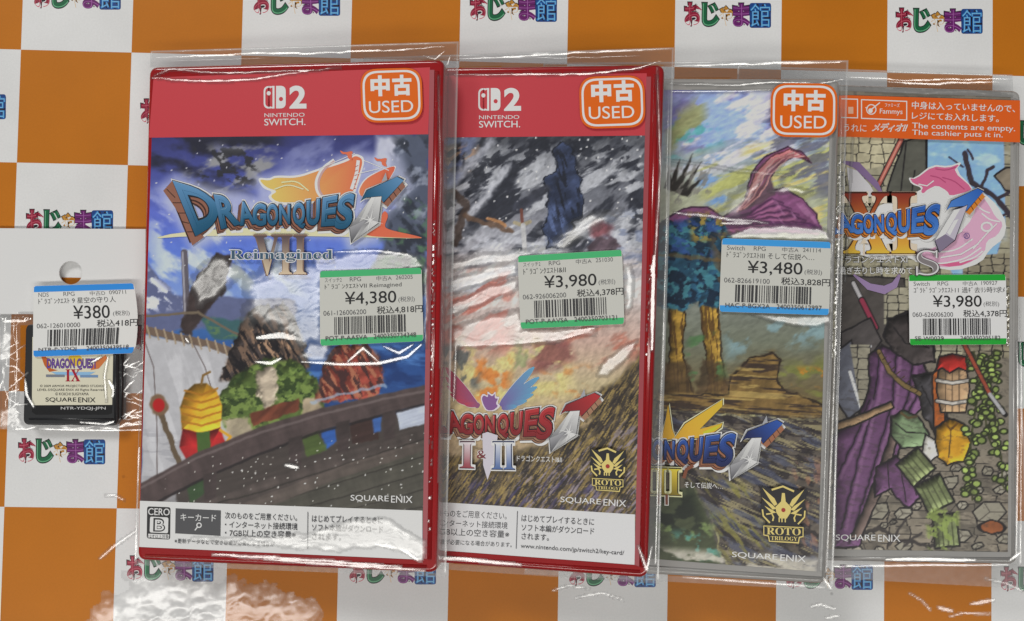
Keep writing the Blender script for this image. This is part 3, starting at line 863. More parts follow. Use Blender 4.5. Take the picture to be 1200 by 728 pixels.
def art_ruins(p):
    """ink-outlined ruined walls, torn banners and rubble"""
    E = (34, 32, 34)
    p.C[:] = (118, 112, 102)
    p.stones([(970, 150), (1200, 150), (1200, 420), (970, 420)], 22, (140, 136, 120), (158, 154, 134), E, 1.3, 3, 0.55, 0.3)
    p.stones([(985, 150), (1064, 150), (1050, 192), (985, 204)], 15, (168, 162, 140), (180, 174, 150), E, 1.0, 7, 0.75, 0.25)
    p.poly([(1085, 150), (1176, 150), (1178, 262), (1160, 330), (1120, 330), (1085, 250)], (134, 168, 220), 1.2)
    p.cloud((180, 200, 232), 30, 14, 0.5, 0.65, 1, 0.1, 0.7, [(1088, 160), (1176, 160), (1176, 320), (1100, 320)], 10)
    p.poly([(1034, 240), (1046, 200), (1060, 165), (1086, 158), (1086, 240)], (84, 84, 78), 1.2, 1, 10, 1, E, 1.6, 5, 0.12, (1, 6))
    p.line([(1062, 166), (1054, 240)], 1.2, E)
    p.line([(1072, 200), (1066, 244)], 1.2, E)
    p.line([(1086, 160), (1086, 240)], 2.0, E)
    p.line([(1056, 164), (1030, 216)], 7, E)
    p.line([(1056, 164), (1030, 216)], 4.4, (156, 92, 84))
    p.line([(1055, 166), (1032, 212)], 1.2, (196, 140, 128))
    for a, w in (([(1130, 180), (1138, 214), (1168, 232), (1196, 268)], 6), ([(1140, 186), (1134, 176)], 3), ([(1150, 222), (1157, 200), (1164, 196)], 3.4), ([(1168, 232), (1180, 228), (1190, 216)], 4),
                 ([(1112, 184), (1128, 196)], 2), ([(1138, 262), (1160, 262), (1180, 250)], 2.4), ([(1176, 300), (1190, 330)], 4)):
        p.line(a, w, (58, 52, 58), 0.8, 1, 1.5)
    p.poly([(1165, 206), (1178, 196), (1200, 196), (1200, 226), (1178, 224)], (124, 116, 104), 1, 1, 9, 1, E, 1.6, 6, 0.15)
    p.stones([(1128, 300), (1196, 296), (1196, 420), (1128, 420)], 14, (120, 114, 100), (140, 134, 116), E, 1.2, 11, 0.6, 0.3)
    # dark hanging cloth
    p.poly([(980, 322), (1060, 326), (1064, 380), (1060, 440), (980, 450)], (74, 70, 68), 1.2, 1, 10, 1, E, 1.4, 7, 0.15)
    p.stones([(1036, 336), (1064, 336), (1064, 380), (1036, 380)], 13, (136, 132, 118), (150, 146, 130), E, 1.1, 12, 0.7, 0.2)
    p.line([(1000, 332), (1012, 356)], 6, E)
    p.line([(1000, 332), (1012, 356)], 4, (170, 168, 170))
    p.line([(1010, 352), (1026, 384)], 8, E)
    p.line([(1010, 352), (1026, 384)], 5, (128, 56, 74))
    p.poly([(985, 390), (1020, 372), (1034, 400), (1010, 430), (985, 420)], (76, 72, 72), 1.2, 1, 10, 1, E, 1.6, 8, 0.2)
    p.poly([(982, 410), (998, 398), (1010, 480), (994, 492), (980, 470)], (96, 98, 108), 1.2, 1, 10, 1, E, 1.6, 8, 0.15)
    p.line([(996, 436), (1009, 478)], 3.2, (206, 208, 210))
    p.line([(1006, 418), (1010, 408), (1020, 406)], 3, (176, 176, 178))
    p.stones([(996, 404), (1020, 404), (1024, 480), (1008, 478)], 15, (128, 124, 112), (142, 138, 124), E, 1.1, 13, 0.8, 0.2)
    # rubble ground
    p.stones([(970, 540), (1200, 520), (1200, 670), (970, 670)], 26, (118, 112, 102), (138, 130, 118), E, 1.3, 21, 0.36, 0.35)
    p.cloud((84, 80, 74), 30, 12, 0.5, 0.62, 8, 0.1, 0.6, [(975, 560), (1185, 550), (1185, 650), (975, 650)], 10)
    for k, (x, y, r) in enumerate(((1014, 582, 13), (1030, 600, 16), (1058, 602, 11), (1074, 594, 8), (1112, 566, 13), (1128, 592, 8), (1160, 600, 20), (1172, 574, 10), (1180, 556, 12), (1146, 574, 8),
                                   (1128, 628, 12), (1060, 640, 11), (1000, 646, 13), (1030, 646, 9), (1012, 610, 6), (1146, 640, 7), (1036, 616, 6), (1100, 578, 6), (1088, 562, 7), (1010, 566, 8),
                                   (1120, 548, 8), (1158, 552, 9), (1046, 612, 5), (1020, 626, 5), (1176, 632, 9))):
        rr = random.Random(k)
        pts = [(x + r * (0.75 + 0.4 * rr.random()) * math.cos(a + rr.random() * 0.4), y + 0.72 * r * (0.75 + 0.4 * rr.random()) * math.sin(a)) for a in [i * 6.283 / 6 for i in range(6)]]
        p.poly(pts, tuple(np.array((164, 160, 148)) - rr.random() * 30), 0.8, 0, 9, 1, E, 1.3)
        p.line([pts[0], (x, y), pts[2]], 0.9, (70, 66, 62), 0.6, 0.8)
        p.line([(x, y), pts[4]], 0.9, (70, 66, 62), 0.6, 0.8)
    p.line([(1010, 628), (1030, 618), (1050, 632), (1090, 640), (1120, 636)], 4, (52, 48, 48), 1, 0.9, 3)
    p.line([(1042, 640), (1056, 616), (1062, 608)], 2.6, (58, 54, 54), 0.8, 0.9, 2)
    p.line([(1060, 640), (1080, 624)], 2.4, (58, 54, 54), 0.8, 0.9, 2)
    # a great torn purple banner slumped over the rubble from a broken pole
    PU, PD = (96, 70, 98), (62, 44, 66)
    p.poly([(1018, 416), (1034, 404), (1058, 414), (1084, 424), (1092, 452), (1080, 478), (1062, 500), (1052, 536), (1024, 596), (1006, 642), (976, 642), (976, 512), (1006, 486), (1018, 456)], PU, 1.2, 3, 12, 1, E, 1.8, 9, 0.16, (1, 4), 14, 0.7)
    for q in ([(1030, 410), (1026, 460), (1008, 530), (986, 620)], [(1050, 416), (1046, 470), (1026, 540), (996, 636)], [(1070, 424), (1064, 470), (1044, 520), (1014, 600)], [(1018, 470), (1000, 520), (980, 560)], [(1086, 440), (1072, 470), (1056, 500)]):
        p.line(q, 3.4, PD, 1.8, 0.7, 2); p.line(q, 1.1, E, 0.6, 0.9, 2)
        p.line([(x + 5, y + 1) for x, y in q], 3.0, (132, 100, 132), 2.0, 0.6, 2)
    p.poly([(1000, 624), (1026, 560), (1046, 500), (1056, 504), (1036, 572), (1010, 630), (988, 634)], (96, 84, 80), 1.2, 1.5, 10, 1, E, 1.6, 10, 0.2, (1, 4), 6, 0.8)
    p.poly([(1026, 548), (1050, 534), (1076, 556), (1082, 580), (1066, 596), (1050, 584), (1044, 574), (1024, 584)], PU, 1.2, 2.5, 10, 1, E, 1.6, 10, 0.16, (1, 4), 10, 0.8)
    for q in ([(1040, 544), (1042, 574)], [(1054, 540), (1062, 588)], [(1066, 552), (1074, 580)]):
        p.line(q, 1.1, E, 0.6, 0.9, 1)
    # dark boulders above it, a plank and a rope
    for pl, cc in (([(1040, 372), (1066, 364), (1092, 392), (1096, 424), (1070, 428), (1050, 416), (1036, 396)], (62, 57, 57)), ([(1070, 440), (1094, 436), (1108, 470), (1114, 508), (1098, 514), (1082, 490)], (66, 64, 67))):
        p.poly(pl, cc, 1.2, 3, 9, 1, E, 1.8, 12, 0.25, (1, 1), 14, 0.9)
    p.line([(1048, 384), (1062, 402), (1088, 408)], 1.3, E, 0.6, 1, 2); p.line([(1062, 372), (1070, 396)], 1.1, E, 0.6, 1, 2); p.line([(1080, 452), (1094, 480), (1104, 500)], 1.1, E, 0.6, 1, 2)
    p.poly([(978, 495), (1012, 484), (1044, 470), (1048, 478), (1012, 495), (980, 506)], (132, 112, 90), 1.2, 1, 9, 1, E, 1.6, 13, 0.15, (5, -1), 5, 0.7)
    p.line([(1030, 412), (1042, 436), (1060, 452), (1078, 462)], 6.5, E, 0.7, 1, 1); p.line([(1030, 412), (1042, 436), (1060, 452), (1078, 462)], 4.2, (112, 96, 66), 0.7, 1, 1)
    for q in range(9):
        x, y = 1031 + q * 5.4, 414 + q * 5.6
        p.line([(x - 2, y + 2), (x + 2, y - 1)], 1.0, (60, 50, 36), 0.5, 0.9)
    # green sack, ochre sack, banded barrel
    p.poly([(1044, 488), (1058, 480), (1076, 488), (1090, 508), (1088, 524), (1056, 526), (1044, 510)], (108, 124, 98), 1.2, 2, 10, 1, E, 1.8, 14, 0.16, (1, 2), 12, 0.9)
    p.line([(1050, 496), (1062, 506), (1084, 508)], 1.2, E, 0.6, 1, 1); p.line([(1056, 484), (1064, 490), (1074, 488)], 2.4, (84, 72, 52))
    p.poly([(1092, 440), (1104, 420), (1108, 500), (1094, 504)], (156, 92, 52), 1.2, 1, 10, 1, E, 1.6, 17, 0.2)
    p.poly([(1100, 428), (1132, 428), (1137, 456), (1132, 484), (1102, 484), (1097, 456)], (158, 134, 108), 1.2, 0.6, 10, 1, E, 1.6, 17, 0.12, (1, 8), 14, 0.8)
    for x in (1108, 1116, 1124):
        p.line([(x, 430), (x, 482)], 1.0, (70, 58, 48), 0.6, 0.8)
    for y in (446, 470):
        p.line([(1098, y), (1116, y + 3), (1135, y)], 5, E); p.line([(1098, y), (1116, y + 3), (1135, y)], 3, (186, 182, 176))
    p.poly([(1096, 436), (1100, 418), (1116, 414), (1132, 418), (1136, 436), (1124, 432), (1112, 438), (1104, 432)], (146, 48, 44), 1.0, 1, 10, 1, E, 1.6, 18, 0.15, (1, 2), 9, 0.8)
    p.poly([(1096, 500), (1112, 490), (1132, 498), (1138, 520), (1130, 540), (1110, 546), (1094, 532)], (178, 136, 50), 1.2, 2, 10, 1, E, 1.6, 19, 0.15, (1, 2), 12, 0.9)
    p.line([(1108, 496), (1114, 504), (1122, 496)], 2.2, (96, 70, 34)); p.line([(1114, 506), (1112, 536)], 1.0, E, 0.6, 0.8, 1)
    p.poly([(1084, 508), (1096, 516), (1100, 534), (1090, 542), (1080, 530)], (206, 204, 198), 1.0, 1, 8, 1, E, 1.4, 19, 0.1, (1, 1), 6, 0.6)
    # fallen mossy column in drums
    for (ax, ay), (bx, by), w in (((1062, 534), (1084, 560), 17), ((1086, 562), (1104, 596), 17), ((1106, 602), (1110, 642), 15)):
        d = np.array((bx - ax, by - ay), float); d /= np.hypot(*d); n = np.array((-d[1], d[0]))
        A, B = np.array((ax, ay), float), np.array((bx, by), float)
        p.poly([tuple(A - n * w), tuple(A + n * w), tuple(B + n * w), tuple(B - n * w)], (112, 120, 88), 1.2, 1.2, 10, 1, E, 1.8, 15, 0.2, (1, 2), 12, 1.0)
        for f in (-0.55, -0.15, 0.25, 0.6):
            p.line([tuple(A + n * w * f + d * 2), tuple(B + n * w * f - d * 2)], 1.2, (62, 66, 48), 0.7, 0.8)
    p.cloud((136, 152, 88), 9, 7, 0.5, 0.58, 40, 0.4, 0.8, [(1084, 596), (1124, 596), (1124, 646), (1088, 646)], 3)
    # climbing plant over the wall at the right, with a leaning spear
    rr = random.Random(77)
    for path in ([(1142, 412), (1150, 450), (1140, 500), (1134, 556), (1140, 586)], [(1166, 410), (1160, 460), (1170, 510), (1176, 572)], [(1152, 420), (1164, 440), (1152, 480), (1160, 520)]):
        p.line(path, 2.2, (64, 66, 44), 0.8, 1, 2)
        for (x0, y0), (x1, y1) in zip(path[:-1], path[1:]):
            for q in range(13):
                f = (q + rr.random()) / 13
                g = 0.75 + 0.4 * rr.random()
                p.ell(x0 + (x1 - x0) * f + rr.uniform(-9, 9), y0 + (y1 - y0) * f + rr.uniform(-4, 4), rr.uniform(3, 5.4), rr.uniform(2.6, 4.6), (146 * g, 164 * g, 98 * g), 0.16, 0.8, 1, (46, 50, 36))
    p.line([(1128, 400), (1162, 466), (1178, 486)], 6, E); p.line([(1128, 400), (1160, 462)], 3.6, (140, 74, 58)); p.line([(1160, 462), (1176, 484)], 3.8, (160, 160, 162))
    p.ell(1162, 618, 15, 7, (132, 84, 56), 0.12, 2, 1, E, 0.2)
    p.cloud((60, 56, 54), 9, 3, 0.6, 0.68, 14, 0.3, 0.3, [(975, 400), (1190, 400), (1190, 660), (975, 660)], 10)
    p.brush(0.07, 7, 4, -0.4, 92)


def cover_grid(card, quad, step, painter, seed, parent):
    """the printed insert as a fine sheet whose vertices carry the picture's ink"""
    u, v = card.uv(np.array([q[0] for q in quad], float), np.array([q[1] for q in quad], float))
    nx = int(max(abs(u[1] - u[0]), 10) / step)
    ny = int(max(abs(v[3] - v[0]), 10) / step)
    a, b = np.meshgrid(np.linspace(0, 1, nx), np.linspace(0, 1, ny))
    bl = lambda k: k[0] * (1 - a) * (1 - b) + k[1] * a * (1 - b) + k[2] * a * b + k[3] * (1 - a) * b
    U, V = bl(u), bl(v)
    X, Y = card.px(U, V)
    p = Paint(X, Y, seed)
    painter(p)
    g = p.C.mean(-1, keepdims=True)                  # rich, contrasty offset inks
    p.C = (g + (p.C - g) * 1.12 - 120) * 1.07 + 122
    me, _ = grid_mesh('cover_sheet', U, V, np.zeros_like(U))
    k = ink(np.clip(p.C, 6, 245).reshape(-1, 3))
    ca = me.color_attributes.new('Col', 'FLOAT_COLOR', 'POINT')
    ca.data.foreach_set('color', np.concatenate([k, np.ones((len(k), 1))], 1).ravel())
    me.materials.append(M_COVER)
    return link('cover_sheet', me, parent)


# ------------------------------------------------------------------ the clear film of a sleeve
def film(name, card, quad, shell, items, parent, step=0.42, mat=None, h=0.32, edge=True, seed=1, jitter=0.0, body=None, tilt=None):
    """film sheet: kept where it stands clear of what it covers (flaps, seams, creases, lifted patches)"""
    u, v = card.uv(np.array([q[0] for q in quad], float), np.array([q[1] for q in quad], float))
    nx, ny = int((max(u) - min(u)) / step), int((max(v) - min(v)) / step)
    a, b = np.meshgrid(np.linspace(0, 1, nx), np.linspace(0, 1, ny))
    bl = lambda k: k[0] * (1 - a) * (1 - b) + k[1] * a * (1 - b) + k[2] * a * b + k[3] * (1 - a) * b
    U, V = bl(u), bl(v)
    X, Y = card.px(U, V)
    lift = np.zeros_like(U)
    soften, tiltx, tilty = np.zeros_like(U), np.zeros_like(U), np.zeros_like(U)
    for it in items:
        k = it[0]
        if k == 'line':                              # (line, pts, width, strength)
            pts, w, s = it[1], it[2], it[3]
            d = np.full(X.shape, 99.0); tt = np.zeros_like(X)
            wob = (fbm(X / 26, Y / 26, seed + 3, 3) - 0.5) * it[4] if len(it) > 4 else 0
            L = len(pts) - 1
            for i in range(L):
                q, t = seg_dist(X, Y + wob, pts[i], pts[i + 1])
                nearer = q < d
                d = np.where(nearer, q, d); tt = np.where(nearer, (i + t) / L, tt)
            wl = w * (0.35 + 0.65 * np.sin(np.clip(tt, 0.02, 0.98) * math.pi) ** 0.6)
            m = s * smooth(wl * 0.5 + 1.2, wl * 0.5 - 0.6, d)
            lift = np.maximum(lift, m)
        elif k == 'patch':                           # (patch, polygon, softness, strength, wrinkle scale x, y, wrinkle depth, angle)
            _, pts, soft, st_, sx, sy, dep, ang = it
            d = poly_sd(X + (fbm(X / 16, Y / 16, seed) - .5) * soft, Y + (fbm(X / 16, Y / 16, seed + 9) - .5) * soft, pts)
            c, sn = math.cos(ang), math.sin(ang)
            wx, wy = (fbm(X / 20, Y / 20, seed + 61) - .5) * 22, (fbm(X / 20, Y / 20, seed + 62) - .5) * 22
            xr, yr = (X + wx) * c + (Y + wy) * sn, -(X + wx) * sn + (Y + wy) * c
            n = fbm(xr / sx, yr / sy, seed + 21, 3)
            if it[0] == 'patch' and mat is not None:      # crumpled: some sharper ridges among the soft ones
                n = 0.6 * n + 0.4 * (1 - np.abs(2 * fbm(xr / sx * 0.7, yr / sy * 0.7, seed + 31, 3) - 1))
            gy, gx = np.gradient(n)
            z = smooth(soft * 0.6, -soft * 1.1, d)
            nrm_ = (np.std(gy[z > 0.2]) + np.std(gx[z > 0.2])) * 0.5 + 1e-9
            tiltx += z * np.clip(gx / nrm_, -2.5, 2.5) * 0.055 * dep
            tilty += z * np.clip(gy / nrm_, -2.5, 2.5) * 0.055 * dep
            lift = np.maximum(lift, st_ * np.minimum(1, z * 1.25))
            soften = np.maximum(soften, z)
        elif k == 'dots':                            # (dots, pts, width, density) – a pinked, welded seam
            pts, w, dens = it[1], it[2], it[3]
            d = np.full(X.shape, 99.0)
            for i in range(len(pts) - 1):
                d = np.minimum(d, seg_dist(X, Y, pts[i], pts[i + 1])[0])
            hh = hash2(np.floor(X / 1.5), np.floor(Y / 2.3), seed + 5)
            m = (hh > 1 - dens) * smooth(w * 0.5 + 0.6, w * 0.5 - 0.4, d)
            lift = np.maximum(lift, m * 0.93)
    sdq = poly_sd(X, Y, [tuple(q) for q in quad])
    outside = poly_sd(X, Y, shell) > -0.5 if shell is not None else np.zeros(X.shape, bool)
    milk = np.where(outside, 0.085, 0.0)
    if edge:
        low = seg_dist(X, Y, quad[3], quad[2])[0]
        e = smooth(2.0, 0.5, np.abs(sdq + 1.2)) * outside * smooth(3, 8, low)
        rgt = smooth(8, 3, seg_dist(X, Y, quad[1], quad[2])[0])
        milk = milk + e * 0.28
        lift = np.maximum(lift, e * (0.5 + 0.5 * smooth(0.4, 0.6, fbm(X / 45, Y / 45, seed + 8))) * (0.9 - 0.25 * rgt))
    milk = milk + 0.02 * smooth(0.2, 0.8, lift)
    # direction that sends the tube row's light to a lens above the counter
    P = card.world(U, V, h)
    n0 = -card.M[:, 2]
    to_eye = CAM - P
    to_eye /= np.linalg.norm(to_eye, axis=-1, keepdims=True)
    refl = 2 * (to_eye @ n0)[..., None] * n0 - to_eye
    ty, tz = -TUBE_Y * 1000, -TUBE_Z * 1000
    t = (tz - P[..., 2]) / np.where(np.abs(refl[..., 2]) < 1e-6, -1e-6, refl[..., 2])
    tx = np.clip(P[..., 0] + refl[..., 0] * t, 120 - TUBE_L * 480, 120 + TUBE_L * 480)
    to_l = np.stack([tx, np.full_like(tx, ty), np.full_like(tx, tz)], -1) - P
    to_l /= np.linalg.norm(to_l, axis=-1, keepdims=True)
    half = to_eye + to_l
    half /= np.linalg.norm(half, axis=-1, keepdims=True)
    m = np.clip(lift, 0, 1)[..., None]
    N = n0 * (1 - m) + half * m
    wob = np.stack([fbm(X / 5, Y / 5, seed + 41, 3) - .5, fbm(X / 5, Y / 5, seed + 42, 3) - .5, np.zeros_like(X)], -1)
    N = N + wob * (0.03 + jitter) + np.stack([tiltx, tilty, np.zeros_like(X)], -1)
    N /= np.linalg.norm(N, axis=-1, keepdims=True)
    Nl = (N @ card.M) * np.array([1, -1, -1])
    keep = (lift > 0.12) | outside
    if body is not None:
        keep &= body(X, Y)
    Z = h + 0.25 * np.clip(lift, 0, 1) * smooth(0, 6, -sdq)
    if tilt is not None:
        Z = Z + tilt(X, Y)
    me, used = grid_mesh(name, U, V, Z, keep)
    at = me.attributes.new('ripple', 'FLOAT_VECTOR', 'POINT')
    at.data.foreach_set('vector', Nl.reshape(-1, 3)[used].ravel())
    at = me.attributes.new('milk', 'FLOAT', 'POINT')
    at.data.foreach_set('value', milk.ravel()[used])
    at = me.attributes.new('soften', 'FLOAT', 'POINT')
    at.data.foreach_set('value', soften.ravel()[used])
    me.materials.append(mat or M_FILM)
    return link(name, me, parent)


# ------------------------------------------------------------------ solid pieces
def slab(name, card, quad, r, top, bottom, bev, mat, parent, extra=None):
    """rounded box between two heights (mm); quad in pixels at its top"""
    u, v = card.uv(np.array([q[0] for q in quad], float), np.array([q[1] for q in quad], float))
    corners = [np.array(p) for p in zip(u, v)]
    cen = sum(corners) / 4

    def loop(inset):
        out = []
        for i in range(4):
            a, b, c = corners[i - 1], corners[i], corners[(i + 1) % 4]
            d1, d2 = (a - b) / np.linalg.norm(a - b), (c - b) / np.linalg.norm(c - b)
            bb = b + (d1 + d2) * inset
            rr = max(r - inset, 0.15)
            for k in range(7):
                t = k / 6
                out.append((1 - t) ** 2 * (bb + d1 * rr) + 2 * t * (1 - t) * bb + t * t * (bb + d2 * rr))
        return out
    bm = bmesh.new()
    rings = []
    prof = [(bev * (1 - math.sin(a)), bottom + bev * (1 - math.cos(a))) for a in (0, math.pi / 4, math.pi / 2)]
    prof += [(bev * (1 - math.cos(a)), top - bev * (1 - math.sin(a))) for a in (0, math.pi / 8, math.pi / 4, 3 * math.pi / 8, math.pi / 2)]
    for ins, h in prof:
        rings.append([bm.verts.new((p[0] * MM, -p[1] * MM, h * MM)) for p in loop(ins)])
    n = len(rings[0])
    for A, B in zip(rings[:-1], rings[1:]):
        for k in range(n):
            bm.faces.new((A[k], A[(k + 1) % n], B[(k + 1) % n], B[k]))
    bm.faces.new(rings[0][::-1])
    bm.faces.new(rings[-1])
    if extra:
        extra(bm, card)
    bmesh.ops.recalc_face_normals(bm, faces=bm.faces)
    for f in bm.faces:
        f.smooth = len(f.verts) == 4
    me = bpy.data.meshes.new(name)
    bm.to_mesh(me)
    bm.free()
    me.materials.append(mat)
    return link(name, me, parent)


def ridge(name, card, pts, w, h0, h1, mat, parent):
    """half-round moulded rib along a pixel polyline"""
    bm = bmesh.new()
    u, v = card.uv(np.array([p[0] for p in pts], float), np.array([p[1] for p in pts], float))
    P = np.stack([u, v], 1)
    rings = []
    for k in range(len(P)):
        d = P[min(k + 1, len(P) - 1)] - P[max(k - 1, 0)]
        d = d / np.linalg.norm(d)
        n = np.array([-d[1], d[0]])
        ring = []
        for j in range(9):
            a = math.pi * j / 8
            q = P[k] + n * math.cos(a) * w / 2
            ring.append(bm.verts.new((q[0] * MM, -q[1] * MM, (h0 + (h1 - h0) * math.sin(a)) * MM)))
        rings.append(ring)
    for A, B in zip(rings[:-1], rings[1:]):
        for j in range(8):
            bm.faces.new((A[j], A[j + 1], B[j + 1], B[j]))
    for ring in (rings[0], rings[-1]):
        bm.faces.new(ring)
    bmesh.ops.recalc_face_normals(bm, faces=bm.faces)
    for f in bm.faces:
        f.smooth = True
    me = bpy.data.meshes.new(name)
    bm.to_mesh(me)
    bm.free()
    me.materials.append(mat)
    return link(name, me, parent)


# ------------------------------------------------------------------ the printed counter sheet
TABLE = Card((0, 0, 0, 0, 0, 0))
TW, TH = 39.0, 39.0 * 1.0378


def checker_mat():
    m, N, L, P = new_mat('checkered_counter_print')
    t = N.new('ShaderNodeTexCoord')
    mp = N.new('ShaderNodeMapping')
    mp.inputs['Scale'].default_value = (1 / (TW * MM), 1 / (TH * MM), 1)
    mp.inputs['Location'].default_value = (0, 0, 0.5)
    ck = N.new('ShaderNodeTexChecker')
    ck.inputs['Scale'].default_value = 1.0
    nz = N.new('ShaderNodeTexNoise')
    nz.inputs['Scale'].default_value = 30
    nz.inputs['Detail'].default_value = 6
    n2 = N.new('ShaderNodeTexNoise')
    n2.inputs['Scale'].default_value = 1500
    n2.inputs['Detail'].default_value = 3
    a1 = N.new('ShaderNodeMapRange'); a1.inputs[3].default_value = 0.86; a1.inputs[4].default_value = 1.11
    a2 = N.new('ShaderNodeMapRange'); a2.inputs[3].default_value = 0.93; a2.inputs[4].default_value = 1.07
    x1 = N.new('ShaderNodeMix'); x1.data_type = 'RGBA'; x1.blend_type = 'MULTIPLY'; x1.inputs[0].default_value = 1
    x2 = N.new('ShaderNodeMix'); x2.data_type = 'RGBA'; x2.blend_type = 'MULTIPLY'; x2.inputs[0].default_value = 1
    L.new(t.outputs['Object'], mp.inputs[0])
    L.new(mp.outputs[0], ck.inputs['Vector'])
    L.new(t.outputs['Object'], nz.inputs['Vector'])
    L.new(t.outputs['Object'], n2.inputs['Vector'])
    L.new(nz.outputs[0], a1.inputs[0])
    L.new(n2.outputs[0], a2.inputs[0])
    ck.inputs['Color2'].default_value = (*ink((173, 102, 18)), 1)
    ck.inputs['Color1'].default_value = (*ink((211, 210, 206)), 1)
    L.new(ck.outputs['Color'], x1.inputs[6]); L.new(a1.outputs[0], x1.inputs[7])
    L.new(x1.outputs[2], x2.inputs[6]); L.new(a2.outputs[0], x2.inputs[7])
    L.new(x2.outputs[2], P.inputs['Base Color'])
    vo = N.new('ShaderNodeTexVoronoi')
    vo.inputs['Scale'].default_value = 95
    gt = N.new('ShaderNodeMapRange'); gt.inputs[1].default_value = 0.035; gt.inputs[2].default_value = 0.075; gt.inputs[3].default_value = 0.72; gt.inputs[4].default_value = 1.0
    n3 = N.new('ShaderNodeTexNoise'); n3.inputs['Scale'].default_value = 22; n3.inputs['Detail'].default_value = 2
    g3 = N.new('ShaderNodeMapRange'); g3.inputs[1].default_value = 0.56; g3.inputs[2].default_value = 0.64
    x3 = N.new('ShaderNodeMix'); x3.data_type = 'RGBA'; x3.blend_type = 'MULTIPLY'
    L.new(t.outputs['Object'], vo.inputs['Vector']); L.new(vo.outputs['Distance'], gt.inputs[0])
    L.new(t.outputs['Object'], n3.inputs['Vector']); L.new(n3.outputs[0], g3.inputs[0])
    L.new(g3.outputs[0], x3.inputs[0]); L.new(x2.outputs[2], x3.inputs[6]); L.new(gt.outputs[0], x3.inputs[7])
    L.new(x3.outputs[2], P.inputs['Base Color'])
    P.inputs['Roughness'].default_value = 0.5
    P.inputs['Specular IOR Level'].default_value = 0.3
    P.inputs['Coat Weight'].default_value = 0.25
    P.inputs['Coat Roughness'].default_value = 0.12
    bp = N.new('ShaderNodeBump')
    bp.inputs['Strength'].default_value = 0.12
    bp.inputs['Distance'].default_value = 0.001
    L.new(nz.outputs[0], bp.inputs['Height'])
    L.new(bp.outputs[0], P.inputs['Coat Normal'])
    return m


def counter():
    bm = bmesh.new()
    x0, x1, y0, y1, th = -0.16, 0.46, -0.36, 0.16, 0.003
    bmesh.ops.create_cube(bm, size=1.0)
    for vtx in bm.verts:
        vtx.co.x = x0 if vtx.co.x < 0 else x1
        vtx.co.y = y0 if vtx.co.y < 0 else y1
        vtx.co.z = -th if vtx.co.z < 0 else 0.0
    me = bpy.data.meshes.new('counter_mat')
    bm.to_mesh(me)
    bm.free()
    me.materials.append(checker_mat())
    o = link('counter_mat', me)
    tag(o, 'orange and white checkered counter sheet printed with colourful shop lettering', None, None, 'structure')
    return o


mat_obj = counter()


def shop_logo(k, cx, cy, w):
    """the colourful five-character shop name on one white square"""
    h = w * 0.27
    cols = [((128, 24, 50), (186, 88, 104)), ((20, 88, 56), (96, 160, 122)), ((166, 116, 40), (200, 158, 84)), ((92, 26, 92), (150, 86, 152)), ((30, 100, 168), (112, 172, 218))]
    xs = [0.0, 0.205, 0.405, 0.56, 0.765, 1.0]
    chars = 'おじゃま館'
    sl = 0.02
    for layer in range(3):
        for i, ch in enumerate(chars):
            x0, x1 = cx + w * (xs[i] - 0.5), cx + w * (xs[i + 1] - 0.5) - w * 0.006
            y0, y1 = cy - h / 2, cy + h / 2
            if ch == 'ゃ':
                y0 += h * 0.12
                x0, x1 = x0 - w * 0.01, x1 + w * 0.01
            y0 += sl * (x0 - cx); y1 += sl * (x0 - cx)
            e = (1.3, 0.2, -0.6)[layer] * w / 110
            b = ((0.095, 0.06, -0.026) if ch != '館' else (0.075, 0.03, -0.014))[layer]
            if ch == 'ゃ':
                b = (0.07, 0.05, -0.03)[layer]
            c = ((34, 24, 34), cols[i][0], cols[i][1])[layer]
            if layer == 0 and ch == '館':
                k.poly(round_rect([(x0 - 1, y0 - 1), (x1 + 1, y0 - 1), (x1 + 1, y1 + 1), (x0 - 1, y1 + 1)], 3), (24, 60, 120))
            k.text(ch, x0 - e, y0 - e, x1 + e, y1 + e, c, b)


pk = Ink(TABLE, 0.012, 0.0012)
for i in range(-4, 11):
    for j in range(-4, 9):
        if (i + j) % 2:
            continue
        cx, cy = TABLE.px(np.array([(i + 0.5) * TW]), np.array([(j + 0.5) * TH]))
        cx, cy = float(cx[0]), float(cy[0])
        if -0.15 < (i + 0.5) * TW * MM < 0.45 and -0.15 < (j + 0.5) * TH * MM < 0.35:
            pk.h = 0.012
            shop_logo(pk, cx - 1, cy + 2, 101)
lo = pk.build('shop_lettering', M_PRINT, mat_obj)

